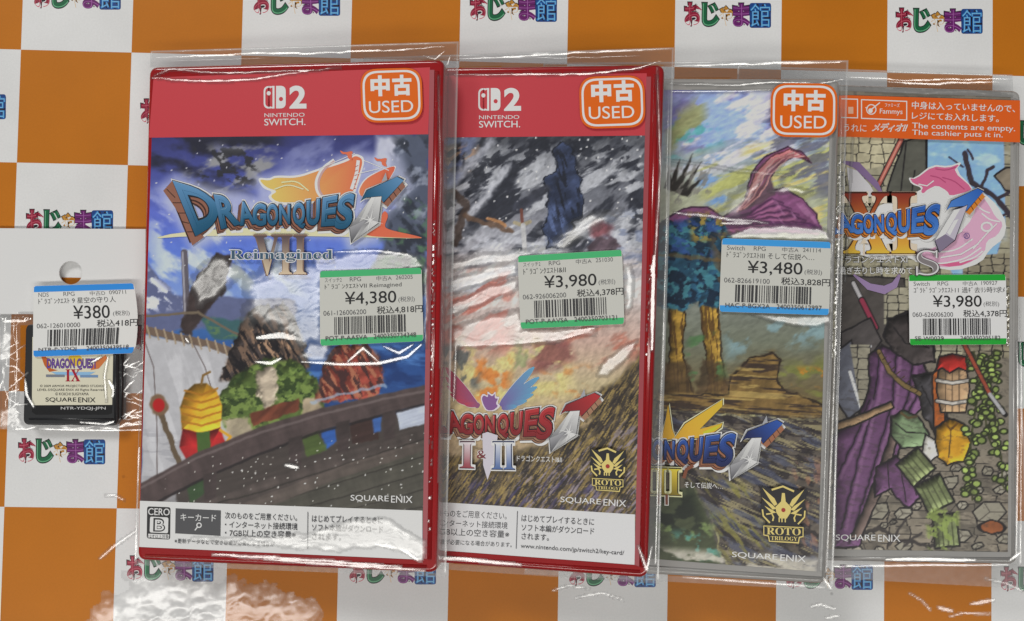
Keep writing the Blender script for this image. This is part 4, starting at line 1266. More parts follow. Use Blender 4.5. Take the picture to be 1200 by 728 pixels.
# wrinkled clear vinyl laid over the print, kept where it puckers
film('clear_vinyl', TABLE, [(-10, -10), (1210, -10), (1210, 740), (-10, 740)], None, [
    ('patch', [(90, 790), (100, 740), (130, 708), (160, 690), (200, 684), (262, 694), (330, 704), (366, 730), (372, 790)], 46, 0.97, 26, 13, 0.9, -0.35),
    ('patch', [(140, 716), (200, 700), (262, 700), (268, 770), (130, 770)], 34, 1.0, 20, 10, 0.9, -0.2),
    ('line', [(648, 692), (668, 686), (690, 690)], 1.0, 0.94, 6), ('line', [(674, 702), (704, 696), (730, 704)], 1.1, 0.95, 6),
    ('line', [(950, 712), (962, 710), (978, 713)], 1.8, 0.97, 5), ('line', [(968, 724), (984, 721)], 1.2, 0.95, 4),
    ('line', [(1066, 696), (1080, 704), (1090, 714)], 1.0, 0.94, 5), ('line', [(1112, 722), (1136, 718), (1160, 719)], 1.2, 0.95, 6),
    ('line', [(117, 655), (134, 640), (160, 622)], 2.2, 0.95), ('line', [(124, 581), (134, 580), (145, 586)], 1.8, 1.0, 1),
    ('line', [(1155, 678), (1180, 684), (1202, 694)], 2.0, 0.95),
    ('line', [(1100, 712), (1116, 716)], 3, 0.97), ('line', [(1138, 708), (1165, 703)], 3, 0.97),
], mat_obj, 0.55, M_VINYL, 0.03, False, 11, 0.02)


# ------------------------------------------------------------------ stickers
BLACK = (44, 44, 46)


def used_sticker(card, parent, tl, br, slope, c1, c2, ln):
    """orange second-hand sticker: white inner line, two characters over USED"""
    (x0, y0), (x1, y1) = tl, br
    dy = slope * (x1 - x0)
    q = [(x0, y0), (x1, y0 + dy), (x1 - slope * (y1 - y0), y1 + dy), (x0 - slope * (y1 - y0), y1)]
    k = Ink(card, 0.75, 0.01)
    k.poly(round_rect(q, 20, 8), (232, 92, 16))
    s = k.build('used_sticker', M_STICK, parent)
    t = Ink(card, 0.775, 0.006)
    qi = [(q[0][0] + 2.5, q[0][1] + 2.5), (q[1][0] - 2.5, q[1][1] + 2.5), (q[2][0] - 2.5, q[2][1] - 2.5), (q[3][0] + 2.5, q[3][1] - 2.5)]
    t.poly(round_rect(qi, 18, 8), (240, 226, 222))
    qj = [(q[0][0] + 5, q[0][1] + 5), (q[1][0] - 5, q[1][1] + 5), (q[2][0] - 5, q[2][1] - 5), (q[3][0] + 5, q[3][1] - 5)]
    t.poly(round_rect(qj, 16, 8), (234, 92, 14))
    a, b, c, d = c1
    mid = (a + c) / 2
    t.text('中', a, b, mid - 1.5, d, (240, 222, 226), 0.05, slope)
    t.text('古', mid + 1.5, b + slope * (mid - a), c, d + slope * (mid - a), (240, 222, 226), 0.05, slope)
    t.text('USED', *c2, (242, 226, 224), 0.006, slope)
    t.build('lettering', M_STICK, s)
    return s


def barcode(k, pt, s0, s1, t0, t1, seed):
    rr = random.Random(seed)
    s = s0
    unit = (s1 - s0) / 95.0
    while s < s1 - 1e-6:
        w = rr.choice((1, 1, 1, 2, 2, 3)) * unit
        g = rr.choice((1, 1, 1, 2, 2)) * unit
        e = min(s + w, s1)
        k.poly([pt(s, t0), pt(e, t0), pt(e, t1), pt(s, t1)], (52, 52, 54))
        s = e + g


def price_label(card, parent, quad, band, paper, rows, h=0.85, bow=0.0, big=(0.245, 0.745), seed=1):
    TL, TR, BR, BL = [np.array(p, float) for p in quad]

    def pt(s, t):
        p = TL * (1 - s) * (1 - t) + TR * s * (1 - t) + BR * s * t + BL * (1 - s) * t
        if bow:
            p = p + np.array([bow * s * math.sin(t * math.pi), 0])
        return tuple(p)
    k = Ink(card, h, 0.012)
    out = round_rect(quad, 5)
    if bow:
        out = [pt(0, 0.03), pt(0.03, 0)] + [pt(0.97, 0)] + [pt(1, t) for t in np.linspace(0.04, 0.9, 9)] + [pt(0.965, 1), pt(0.02, 1), pt(0, 0.97)]
    k.poly(out, paper)
    lab = k.build('price_label', M_LABEL, parent)
    t = Ink(card, h + 0.02, 0.004)
    t.poly([pt(0.006, 0.02), pt(0.02, 0.002), pt(0.98, 0.002), pt(0.994, 0.02), pt(0.995, 0.088), pt(0.005, 0.088)], band)
    e = 0.965 if bow else 0.98
    t.poly([pt(0.005, 0.912), pt(0.995 if not bow else 0.985, 0.912), pt(0.994 if not bow else 0.98, 0.975), pt(e, 0.998), pt(0.02, 0.998), pt(0.006, 0.975)], band)

    def tx(s, s0, t0, s1, t1, col=BLACK, bold=0.0):
        t.quad_text(s, [pt(s0, t0), pt(s1, t0), pt(s1, t1), pt(s0, t1)], col, bold)
    THIN = (84, 84, 86)
    tx(rows[0], 0.05, 0.098, 0.215 if rows[0] != 'NDS' else 0.15, 0.158, THIN)
    tx('RPG', 0.295, 0.098, 0.405, 0.155, THIN)
    tx(rows[1], 0.555, 0.095, 0.705, 0.16, THIN)
    tx(rows[2], 0.745, 0.095, 0.91, 0.15, THIN)
    tx(rows[3], 0.05, 0.178, rows[4], 0.262, (56, 56, 58), 0.004)
    tx(rows[5], big[0], 0.295, big[1], 0.485, (30, 30, 32), 0.012)
    tx('(税別)', 0.765, 0.385, 0.925, 0.465, (96, 96, 98))
    tx(rows[6], 0.555 if len(rows[6]) > 6 else 0.61, 0.505, 1.0, 0.61, (36, 36, 38), 0.02)
    tx(rows[7], 0.035, 0.535, 0.45, 0.60, THIN)
    barcode(t, pt, 0.14, 0.83, 0.625, 0.86, seed)
    tx(rows[8], 0.055, 0.878, 0.055 + 0.0368 * len(rows[8]), 0.935, (70, 70, 72))
    tx(rows[9], 0.52, 0.875, 0.93, 0.935, (70, 70, 72))
    t.build('lettering', M_LABEL, lab)
    return lab


GREEN, BLUE, VIVID = (62, 164, 104), (52, 140, 214), (22, 150, 44)
PAPER = (182, 182, 176)


# ------------------------------------------------------------------ marks printed on the covers
def console_logo(k, x, y, sl, W=(236, 226, 226), red=(180, 55, 63)):
    """handheld console mark with the numeral 2 and two words"""
    yy = lambda dx: sl * dx
    k.poly(round_rect([(x, y), (x + 12.5, y + yy(12)), (x + 12.5, y + 26.5 + yy(12)), (x, y + 26.5)], 6.5), W)
    k.poly(round_rect([(x + 2, y + 2), (x + 10.3, y + 2 + yy(12)), (x + 10.3, y + 24.5 + yy(12)), (x + 2, y + 24.5)], 5), red)
    k.poly([(x + 9.5, y + yy(9)), (x + 12.8, y + yy(12)), (x + 12.8, y + 26.5 + yy(12)), (x + 9.5, y + 26.5 + yy(9))], W)
    k.poly([(x + 8.6, y + 2 + yy(9)), (x + 10.4, y + 2 + yy(12)), (x + 10.4, y + 24.5 + yy(12)), (x + 8.6, y + 24.5 + yy(9))], red)
    k.disc(x + 6, y + 8.5, 2.4, 2.5, W)
    q = [(x + 14.6, y + yy(14)), (x + 26, y + yy(26)), (x + 26, y + 26.5 + yy(26)), (x + 14.6, y + 26.5 + yy(14))]
    rr = round_rect(q, 6.5)
    k.poly([(x + 14.6, y + yy(14))] + rr[7:21] + [(x + 14.6, y + 26.5 + yy(14))], W)
    k.disc(x + 20.4, y + 15.5 + yy(20), 2.4, 2.5, red)
    k.text('2', x + 30, y + yy(30), x + 50, y + 27 + yy(30), W, 0.035, sl)
    k.text('NINTENDO', x + 1, y + 32, x + 48, y + 36.5, W, 0.006, sl)
    k.text('SWITCH.', x + 1, y + 38.6, x + 49, y + 46.4, W, 0.024, sl)


LOGO_LETTERS = {  # in the pixels of the topmost case, TL TR BR BL
    'D': [(203, 212), (250, 226), (262, 258), (230, 277)], 'R': [(251, 228), (274, 231), (284, 263), (260, 269)], 'A': [(279, 236), (293, 237), (301, 263), (282, 265)],
    'G': [(297, 238), (313, 239), (313, 265), (297, 266)], 'O': [(313.5, 239), (327, 239.5), (327, 265), (313.5, 265)], 'N': [(328, 240), (341, 240), (341, 263), (328, 264)],
    'Q': [(344, 238), (358, 237), (358.5, 268), (344, 269)], 'U': [(360, 236), (376, 233), (375, 264), (360, 265)], 'E': [(379, 232), (397, 228.5), (393, 265), (377, 266)],
    'S': [(398, 230), (418, 225), (412, 268), (392, 270)]}


def title_logo(k, tip, s, rot, face, face2, side, side2, sword='gem'):
    """the block-letter title with its blade for a T; letters lie on brown sides and a pale rim"""
    c, sn = math.cos(rot), math.sin(rot)

    def tr(p):
        dx, dy = (p[0] - 413) * s, (p[1] - 285) * s
        return (tip[0] + dx * c - dy * sn, tip[1] + dx * sn + dy * c)
    bar = [(424, 236), (431, 224), (466, 208), (474, 212), (450, 238), (446, 231), (430, 232)]
    barside = [(466, 208), (476, 219), (455, 243), (447, 237), (450, 232)]
    blade = [(436, 232), (448, 231), (444, 262), (413, 285), (411, 267)]
    rim, step = (212, 206, 214), k.step
    L = list(LOGO_LETTERS.items())

    def grow(q, e):
        m = np.mean(np.array(q, float), 0)
        return [tuple(np.array(p) + np.sign(np.array(p) - m) * e) for p in q]
    k.step = step * 0.25
    for ch, q in L:
        k.quad_text(ch, [tr(p) for p in grow(q, 2.6)], rim, 0.085)
        qs = [(p[0] - 2, p[1] + 6) for p in q]
        k.quad_text(ch, [tr(p) for p in grow(qs, 2.2)], rim, 0.085)
    for pl in (bar, barside, blade):
        k.poly([tr(p) for p in grow(pl, 2.2)], rim)
    for e in (5, 4, 3, 2, 1):
        for ch, q in L:
            f = 1.5 if ch == 'D' else 1.0
            k.quad_text(ch, [tr((p[0] - e * 0.9 * f, p[1] + e * f)) for p in grow(q, 0.6)], side2 if e > 1 and e % 2 else side, 0.06)
    k.step = step
    k.poly([tr(p) for p in [(203, 212), (192, 224), (202, 238), (214, 256), (226, 288), (240, 278), (232, 272)]], side)
    for a, b in (((196, 222), (206, 232)), ((203, 238), (214, 238)), ((209, 250), (218, 250)), ((214, 260), (222, 262)), ((220, 272), (228, 272))):
        k.line([tr(a), tr(b)], 1.0 * s, side2)
    for ch, q in L:
        k.quad_text(ch, [tr(p) for p in grow(q, 0.9)], (28, 28, 36), 0.07)
    for ch, q in L:
        k.quad_text(ch, [tr(p) for p in q], face, 0.045, face2)
    hi = tuple(min(255, v * 0.55 + 105) for v in face)
    for ch, q in L:
        k.quad_text(ch, [tr((p[0] - 0.5, p[1] - 0.7)) for p in grow(q, -0.9)], hi, -0.004, face2)
        k.quad_text(ch, [tr((p[0] + 0.3, p[1] + 0.5)) for p in grow(q, -0.5)], face, 0.008, face2)
    k.poly([tr(p) for p in barside], side)
    for t in (0.25, 0.5, 0.75):
        a, b = np.array((466, 208)) * (1 - t) + np.array((450, 232)) * t, np.array((476, 219)) * (1 - t) + np.array((455, 243)) * t
        k.line([tr(a), tr(b)], 1.0 * s, side2)
    k.poly([tr(p) for p in grow(bar, 0.7)], (28, 28, 36))
    k.poly([tr(p) for p in bar], face, (tr((470, 208)), tr((430, 236)), face2))
    if sword == 'gem':
        k.poly([tr(p) for p in grow(blade, 0.6)], (60, 60, 62))
        for pl, a0, b0, ca, cb_ in (([(436, 232), (448, 231), (430, 258), (411, 267)], (440, 232), (420, 264), (204, 204, 204), (112, 112, 116)), ([(448, 231), (444, 262), (430, 258)], (446, 234), (436, 260), (232, 232, 230), (150, 150, 152)),
                                    ([(411, 267), (430, 258), (413, 285)], (414, 266), (416, 284), (150, 150, 154), (66, 66, 72)), ([(430, 258), (444, 262), (413, 285)], (440, 260), (416, 284), (214, 214, 212), (108, 108, 112)),
                                    ([(436, 232), (441, 232), (430, 256), (422, 261)], (438, 232), (426, 258), (244, 244, 242), (170, 170, 170)), ([(430, 258), (436, 260), (413, 285)], (432, 259), (415, 283), (120, 120, 124), (186, 186, 186))):
            k.poly([tr(p) for p in pl], ca, (tr(a0), tr(b0), cb_))
        for a in range(8):
            r = 15 if a % 2 == 0 else 8
            p0, p1 = (435, 259), (435 + r * math.cos(a * 0.785 + 0.25), 259 + r * math.sin(a * 0.785 + 0.25))
            k.line([tr(p0), tr(p1)], [1.8 * s, 0.1], (240, 240, 232))
        k.disc(*tr((435, 259)), 1.8 * s, 1.8 * s, (246, 246, 240))
        k.poly([tr(p) for p in [(448, 214), (453, 203), (455, 212)]], (150, 152, 158))
    else:
        k.poly([tr(p) for p in grow([(434, 236), (452, 230), (434, 276), (414, 292), (408, 276)], 0.9)], (52, 46, 60))
        for pl, cc in (([(434, 236), (443, 234), (422, 268), (408, 276)], (226, 224, 228)), ([(443, 234), (452, 230), (434, 276), (422, 268)], (176, 170, 184)), ([(408, 276), (422, 268), (434, 276), (414, 292)], (122, 112, 134)),
                       ([(434, 250), (440, 248), (428, 270), (424, 266)], (236, 236, 238))):
            k.poly([tr(p) for p in pl], cc)


def serif(k, s, quad, c1, c2, rim, dark):
    """roman numeral in serif letters over a dark edge and a pale rim"""
    m = ''.join(chr(0x1D400 + ord(ch) - 65) if ch.isalpha() else ch for ch in s)
    q = [np.array(p, float) for p in quad]

    def g(e):
        return [q[0] + (-e, -e), q[1] + (e, -e), q[2] + (e, e), q[3] + (-e, e)]
    if rim is not None:
        k.quad_text(m, g(2.4), rim, 0.06)
    k.quad_text(m, g(1.0), dark, 0.03)
    k.quad_text(m, g(0), c1, 0.0, c2)


def trilogy_crest(k, x0, y0, x1, y1, sl):
    """gold winged crest with a red stone over a name plate"""
    def tr(px, py):
        a, b = px / 100.0, py / 130.0
        return (x0 + a * (x1 - x0), y0 + b * (y1 - y0) + sl * a * (x1 - x0))
    T = lambda pts: [tr(*p) for p in pts]
    G, DK = (204, 186, 112), (34, 33, 36)
    body = [(0, 4), (14, 10), (30, 8), (48, 0), (68, 8), (86, 12), (100, 6), (98, 30), (94, 36), (98, 52), (96, 72), (84, 84), (92, 88), (92, 108), (84, 112), (82, 124), (18, 124), (14, 112), (6, 110), (6, 88), (14, 84), (2, 70), (0, 50), (4, 34), (0, 26)]
    k.poly(T(body), DK)
    k.line(T([(24, 12), (48, 4), (72, 14)]), 2.2, G)
    for pl in ([(4, 8), (30, 30), (36, 42), (30, 46), (22, 36)], [(2, 28), (26, 44), (34, 52), (26, 54)], [(8, 46), (28, 56), (34, 60), (24, 62)]):
        k.poly(T(pl), G)
        k.poly(T([(98 - p[0], p[1] + 1) for p in pl]), G)
    k.poly(T([(46, 18), (52, 18), (54, 36), (66, 48), (64, 60), (56, 72), (42, 72), (34, 60), (32, 48), (44, 36)]), G)
    for x in (40, 46, 53):
        k.line(T([(x, 70), (x, 80)]), 1.4, G)
    k.line(T([(12, 64), (24, 62), (28, 70), (26, 78)]), 1.8, G)
    k.line(T([(88, 64), (76, 62), (72, 70), (74, 78)]), 1.8, G)
    k.line(T([(4, 54), (6, 68), (20, 82)]), 1.8, G)
    k.line(T([(95, 54), (94, 68), (80, 83)]), 1.8, G)
    c = tr(49, 54)
    k.disc(c[0], c[1], 2.4, 2.4, (150, 44, 40))
    k.poly(T([(6, 88), (92, 89), (92, 110), (84, 112), (82, 124), (18, 122), (16, 111), (6, 109)]), G)
    k.poly(T([(8, 90), (90, 91), (90, 108), (82, 110), (80, 121), (20, 120), (18, 109), (8, 107)]), DK)
    bx = lambda a, b, c_, d: [tr(a, b), tr(c_, b), tr(c_, d), tr(a, d)]
    k.quad_text('𝐑𝐎𝐓𝐎', bx(13, 91.5, 86, 107), G)
    k.quad_text('𝐓𝐑𝐈𝐋𝐎𝐆𝐘', bx(22, 110, 79, 118.5), G)


def publisher(k, x0, y0, x1, y1, slope, col=(226, 226, 224), b=0.012):
    w = x1 - x0
    m = x0 + w * 0.615
    k.text('SQUARE', x0, y0, m, y1, col, b, slope)
    k.text('ENIX', m + w * 0.04, y0 + slope * (m - x0), x1, y1 + slope * (m - x0), col, b, slope)


# ------------------------------------------------------------------ a cased game and its sleeve
CARDS = [Card((12.7999, 11.207, -10.6, -0.0075, 0.1384, -0.008)), Card((86.5419, 9.0143, -9.8, 0.0117, 0.165, -0.015)),
         Card((149.6233, 12.0638, -10.2, 0.0189, 0.13, 0.0)), Card((218.3478, 9.3252, -9.3, 0.0053, 0.0, 0.0))]
THICK = 9.0


def corner(card, u, v):
    x, y = card.px(np.array([float(u)]), np.array([float(v)]))
    return (float(x[0]), float(y[0]))


CASE_LABELS = [
    'red edged game case with a wooden ship rail and pale sail on its cover',
    'red edged game case with dark snowy crags above a grassy hill on its cover',
    'clear grey game case with a flying purple cloth and rocky ledge on its cover',
    'clear grey game case with ink outlined ruins and rubble on its cover']
SLEEVE_LABELS = [
    'clear plastic sleeve with a ¥4,380 price label, wrapped round the ship deck case',
    'clear plastic sleeve with a ¥3,980 label dated 251030, wrapped round the snowy crags case',
    'clear plastic sleeve with a blue edged ¥3,480 label, wrapped round the purple cloth case',
    'clear plastic sleeve with an orange cashier notice across its top and a ¥3,980 label']


def game_case(i, shell_q, cover_q, mat, painter, step):
    c = CARDS[i]
    root = empty('game_case', c.matrix(), CASE_LABELS[i], 'game case', 'game cases overlapping in a row')
    slab('shell', c, shell_q, 3.2, -0.12, -THICK, 1.3, mat, root)
    cov = cover_grid(c, cover_q, step, painter, i + 1, root)
    return c, root, cov


def sleeve(i):
    return empty('plastic_sleeve', CARDS[i].matrix(), SLEEVE_LABELS[i], 'plastic sleeve', 'sleeves round the game cases')


# ---- case 1: ship deck
c1 = CARDS[0]
SH1 = [(174, 78), (521, 69), (513, 672), (160, 657)]
c, root, cov = game_case(0, SH1, [(180, 91), (504, 79), (495, 656), (163, 641)], M_RED, art_voyage, 0.33)
ridge('spine_rib', c, [(512, 84), (509, 300), (503, 655)], 1.6, -0.1, 0.35, M_RED, root)
k = Ink(c, 0.04, 0.01)
k.poly([(180, 91), (504, 79), (502, 157.5), (174.5, 161.5)], (182, 56, 64))
console_logo(k, 309, 101, -0.012)
k.build('platform_banner', M_COVER, cov)
k = Ink(c, 0.04, 0.01)
OR = (222, 142, 88)
ship = [(303, 211), (316, 213), (330, 212), (372, 200), (409, 189), (414, 184), (425, 188), (418, 210), (409, 226), (372, 232), (320, 236), (316, 228), (322, 224), (306, 216)]
RIMC = (226, 214, 206)
hull = curve([(303, 210), (316, 212), (322, 208), (348, 209), (374, 200), (409, 189), (416, 182), (426, 187), (420, 208), (412, 230), (372, 236), (326, 238), (316, 230), (326, 224), (312, 220)])
k.poly(curve([(301, 208), (316, 209.5), (322, 205.5), (348, 206.5), (374, 197.5), (408, 186.5), (416, 179.5), (428.5, 185), (422, 209), (414, 233), (372, 239), (324, 241), (313, 231), (320, 225), (308, 221)]), RIMC)
k.poly(hull, (224, 178, 96), ((322, 224), (412, 200), (206, 108, 74)))
jib = curve([(420, 224), (428, 210), (446, 200), (466, 193), (454, 214), (448, 230), (424, 232)])
k.poly([(p[0] + (1.2 if p[0] > 440 else -1.2), p[1] - 0.8) for p in jib], RIMC)
k.poly(jib, (210, 122, 84), ((420, 226), (464, 196), (200, 92, 66)))
k.line(curve([(392, 188), (378, 198), (371, 212), (372, 224), (380, 234)], 2, False), 5, (216, 206, 206))
k.line(curve([(392, 189), (379, 199), (373, 212), (374, 224), (381, 233)], 2, False), 2.6, (182, 150, 150))
k.line(curve([(420, 188), (418, 204), (412, 222)], 2, False), 4, RIMC)
for q in range(6):
    k.line([(416 - q * 0.2, 196 + q * 5), (420 - q * 0.6, 194 + q * 5.4)], 0.8, (170, 90, 80))
k.line([(426, 188), (456, 200)], 0.9, RIMC); k.line([(418, 204), (444, 198)], 0.9, RIMC); k.line([(416, 180), (374, 198)], 0.8, RIMC)
for fx, fy in ((410, 184), (450, 192)):
    fl = curve([(fx - 12, fy - 8), (fx - 6, fy - 5), (fx + 4, fy - 7), (fx + 2, fy - 1), (fx + 4, fy + 4), (fx - 2, fy + 2), (fx - 3, fy - 3), (fx - 9, fy - 3)], 1)
    k.poly(fl, (206, 104, 74))
k.line(curve([(330, 214), (348, 212), (362, 224)], 2, False), 1.6, (238, 214, 160))
k.line(curve([(322, 222), (338, 216), (356, 222)], 2, False), 1.4, (240, 220, 170))
k.poly(curve([(178, 280), (206, 273), (290, 266), (420, 272), (488, 277), (496, 280), (420, 278), (310, 276), (220, 277)], 1), (206, 200, 164))
k.poly(curve([(430, 272), (444, 262), (450, 246), (456, 252), (450, 266), (458, 270), (486, 276), (498, 279.5), (470, 279), (430, 277)], 2), (206, 100, 72))
title_logo(k, (413, 285), 1.0, 0.0, (88, 134, 176), (18, 74, 104), (134, 90, 74), (58, 36, 30))
serif(k, 'VII', [(300, 277), (360, 277), (360, 323), (300, 323)], (84, 70, 74), (206, 186, 158), None, (120, 96, 84))
k.text('𝐑𝐞𝐢𝐦𝐚𝐠𝐢𝐧𝐞𝐝', 270, 292.5, 392, 308.5, (206, 214, 226), 0.035)
k.text('𝐑𝐞𝐢𝐦𝐚𝐠𝐢𝐧𝐞𝐝', 271, 293.5, 391, 307.5, (58, 84, 104), 0.0)
k.build('title_lettering', M_COVER, cov)
k = Ink(c, 0.04, 0.01)
publisher(k, 411, 580, 483.5, 588, 0.022)
k.build('publisher_lettering', M_COVER, cov)
k = Ink(c, 0.04, 0.01)
DKT = (62, 62, 66)
k.poly([(164, 587), (495, 598.5), (495, 656), (163, 641)], (204, 204, 207))
k.poly(round_rect([(172.5, 593.5), (200, 594.5), (199.5, 632.5), (172, 631)], 3), (40, 40, 42))
k.text('CERO', 174, 595.5, 199, 603.5, (222, 222, 222), 0.03, 0.03)
k.poly(round_rect([(176, 605.5), (197.5, 606.5), (197, 625), (175.5, 624)], 2), (222, 222, 222))
k.text('B', 180, 607, 194, 623, (40, 40, 42), 0.05, 0.03)
k.text('B', 182, 609, 192.5, 621.5, (222, 222, 222), 0.0, 0.03)
k.poly([(174, 625.5), (198.5, 626.5), (198, 631.5), (173.5, 630)], (222, 222, 222))
k.text('12才以上対象', 174.5, 626.2, 198, 630.5, (40, 40, 42), 0.01, 0.03)
k.poly([(206, 595.8), (259, 598.2), (258.5, 628), (205.5, 625)], (72, 72, 75))
k.text('キーカード', 212, 602, 253.5, 610, (226, 226, 226), 0.02, 0.03)
k.ring(233.5, 615.5, 2.6, 2.6, 1.3, (226, 226, 226), 18)
k.line([(231.8, 617.5), (228.6, 621.5)], 1.3, (226, 226, 226))
k.text('次のものをご用意ください。', 264, 600, 348.5, 608, DKT, 0.012, 0.032)
k.text('・インターネット接続環境', 264, 610.5, 349, 618.5, DKT, 0.012, 0.032)
k.text('・7GB以上の空き容量※', 264, 620, 347, 628.5, DKT, 0.012, 0.032)
k.text('※更新データなどで空き容量が必要になる場合が', 205, 631, 322, 636.5, DKT, 0.006, 0.034)
k.line([(361, 600), (360.5, 643)], 1.0, (120, 120, 122))
k.text('はじめてプレイするときに', 366, 603.5, 449, 611.5, DKT, 0.012, 0.03)
k.text('ソフト本編がダウンロード', 366, 614, 449, 622, DKT, 0.012, 0.03)
k.text('されます。', 366, 625, 400, 632.5, DKT, 0.012, 0.03)
k.build('notice_strip', M_COVER, cov)
ridge('edge_rib', c, [(170, 651), (300, 656), (500, 664)], 1.0, -0.1, 0.3, M_RED, root)
k = Ink(c, 0.06, 0.01)
k.poly([(503.5, 82), (509, 82), (500.5, 655), (495, 655)], (150, 76, 82))
k.build('pocket_edge', M_COVER, root)

s1 = sleeve(0)
film('film', c1, [(177, 60), (538, 49), (523, 676), (158, 662)], SH1, [
    ('line', [(181, 90), (200, 82), (260, 86), (330, 85), (400, 80)], 2.0, 0.98, 5), ('line', [(178, 92), (230, 96), (300, 94), (360, 84)], 2.6, 0.99, 4),
    ('line', [(184, 68), (300, 64), (420, 61), (521, 56)], 3.0, 0.96, 4), ('line', [(190, 73), (260, 70), (330, 70)], 1.6, 0.9, 4),
    ('patch', [(224, 330), (242, 306), (262, 302), (284, 316), (268, 332), (250, 352), (232, 358)], 10, 0.98, 12, 20, 0.75, 0.5),
    ('patch', [(286, 326), (330, 308), (382, 310), (382, 410), (346, 402), (318, 384), (290, 372)], 22, 0.99, 34, 9, 0.5, -0.3),
    ('patch', [(300, 338), (378, 330), (378, 392), (352, 396), (318, 372)], 18, 0.99, 22, 8, 0.55, -0.35),
    ('patch', [(366, 302), (430, 294), (490, 300), (500, 314), (440, 322), (370, 320)], 8, 1.0, 40, 6, 0.45, -0.2),
    ('patch', [(360, 402), (384, 404), (380, 424), (352, 420)], 10, 0.97, 14, 6, 0.5, 0.2),
    ('patch', [(498, 312), (503, 316), (500, 408), (497, 400)], 5, 0.97, 6, 20, 0.5, 0),
    ('line', [(392, 296), (440, 294), (478, 299), (488, 306), (480, 316)], 3, 0.98), ('line', [(376, 313), (440, 305), (494, 312)], 3, 0.98),
    ('line', [(354, 424), (400, 427), (444, 426), (478, 418), (494, 404)], 3.6, 1.0), ('line', [(408, 424), (426, 408), (444, 424)], 3, 0.97),
    ('line', [(450, 406), (468, 414), (484, 404)], 3, 0.97), ('line', [(300, 424), (318, 426), (330, 420)], 4, 0.96), ('line', [(302, 396), (330, 393), (352, 398)], 7, 0.97),
    ('line', [(218, 396), (222, 402)], 3, 0.95), ('line', [(335, 545), (350, 548)], 4, 0.93),
    ('patch', [(344, 634), (380, 620), (420, 608), (455, 610), (482, 628), (499, 634), (498, 646), (494, 656), (478, 646), (440, 640), (400, 642), (330, 640)], 8, 0.99, 22, 4, 0.55, 0.1),
    ('patch', [(225, 632), (300, 632), (350, 626), (400, 644), (300, 638)], 8, 0.95, 30, 4, 0.7, 0.05),
    ('line', [(430, 636), (470, 642), (490, 656)], 3.4, 1.0),
    ('line', [(250, 650), (300, 652), (380, 657), (470, 664)], 2.2, 0.99, 3), ('line', [(310, 655), (400, 662), (498, 668)], 1.8, 0.97, 3),
    ('dots', [(509, 260), (506, 440)], 3.2, 0.34), ('dots', [(506, 440), (503, 640)], 2.4, 0.14),
    ('line', [(514, 90), (517, 210), (514, 300)], 2.4, 0.8), ('line', [(496, 66), (510, 70), (522, 60)], 2.0, 0.97), ('line', [(528, 66), (524, 78)], 2.0, 0.95),
], s1, seed=3)
used_sticker(c1, s1, (422.5, 82), (494.5, 145), -0.03, (434.5, 89.5, 482.5, 114), (433, 119.5, 484.5, 133.5), None)
price_label(c1, s1, [(375.5, 318), (494.7, 313.8), (497, 400), (376, 405.5)], GREEN, PAPER,
            ['スイッチ2', '中古A', '260205', 'ﾄﾞﾗｺﾞﾝｸｴｽﾄVII Reimagined', 0.80, '¥4,380', '税込4,818円', '061-126006200', 'POT-P-AASVA', '2400350734348'], seed=4)

# ---- case 2: crags
c2 = CARDS[1]
uL = -1.8
SH2 = [corner(c2, uL, -2.9), (779, 75), (759, 678), corner(c2, uL, 166)]
c, root, cov = game_case(1, SH2, [corner(c2, 0, 0), (758, 86), (744, 662), corner(c2, 0, 161.5)], M_RED, art_mountain, 0.33)
ridge('spine_rib', c, [(769, 88), (764, 300), (752, 664)], 1.6, -0.1, 0.35, M_RED, root)
k = Ink(c, 0.04, 0.01)
k.poly([corner(c2, 0, 0), (758, 86), (757, 159), corner(c2, 0, 21.9)], (178, 54, 63))
console_logo(k, 560.5, 103.5, -0.008)
k.build('platform_banner', M_COVER, cov)
k = Ink(c, 0.04, 0.01)
def wing(root, tips, base_w, c1, c2, rim):
    for e, two in ((1.1, False), (0.0, True)):
        for n_, t in enumerate(tips):
            d = np.array(t, float) - np.array(root, float)
            L_ = np.hypot(*d)
            nn = np.array([-d[1], d[0]]) / L_
            st = np.array(root, float) + nn * (n_ - len(tips) / 2) * 0.8
            w_ = base_w * (1.0 - 0.06 * n_) + e
            pl = [st - nn * w_ * 0.35, st + d * 0.45 - nn * w_ * 0.62, st + d * 0.85 - nn * w_ * 0.5, st + d * 1.02, st + d * 0.8 + nn * w_ * 0.35, st + d * 0.4 + nn * w_ * 0.5, st + nn * w_ * 0.35]
            k.poly(curve(pl, 1), c1 if two else rim, (root, t, c2) if two else None)


wing((562, 476), [(524, 428), (523, 440), (524, 451), (527, 461), (534, 469), (544, 475)], 8.5, (128, 78, 116), (178, 66, 84), (210, 196, 198))
wing((588, 477), [(629, 431), (634, 443), (631, 454), (626, 462), (618, 469), (606, 475)], 8.5, (108, 92, 146), (92, 154, 186), (208, 212, 220))
k.poly(curve([(566, 476), (563, 466), (566, 461), (572, 464), (571, 458), (577, 463), (581, 458), (581, 465), (586, 465), (583, 472), (587, 476), (580, 482), (570, 482)], 1), (206, 196, 206))
k.poly(curve([(567, 475), (564.5, 467), (567, 463), (572, 466), (572, 461), (577, 465), (580, 461), (580, 467), (584, 467), (581, 473), (584, 476), (578, 481), (571, 481)], 1), (122, 84, 138))
title_logo(k, (646, 530), 0.92, 0.028, (168, 46, 50), (116, 30, 36), (150, 112, 88), (70, 48, 40))
k.poly([(566, 508), (572, 506), (584, 510), (580, 540), (572, 562), (567, 545)], (190, 186, 196))
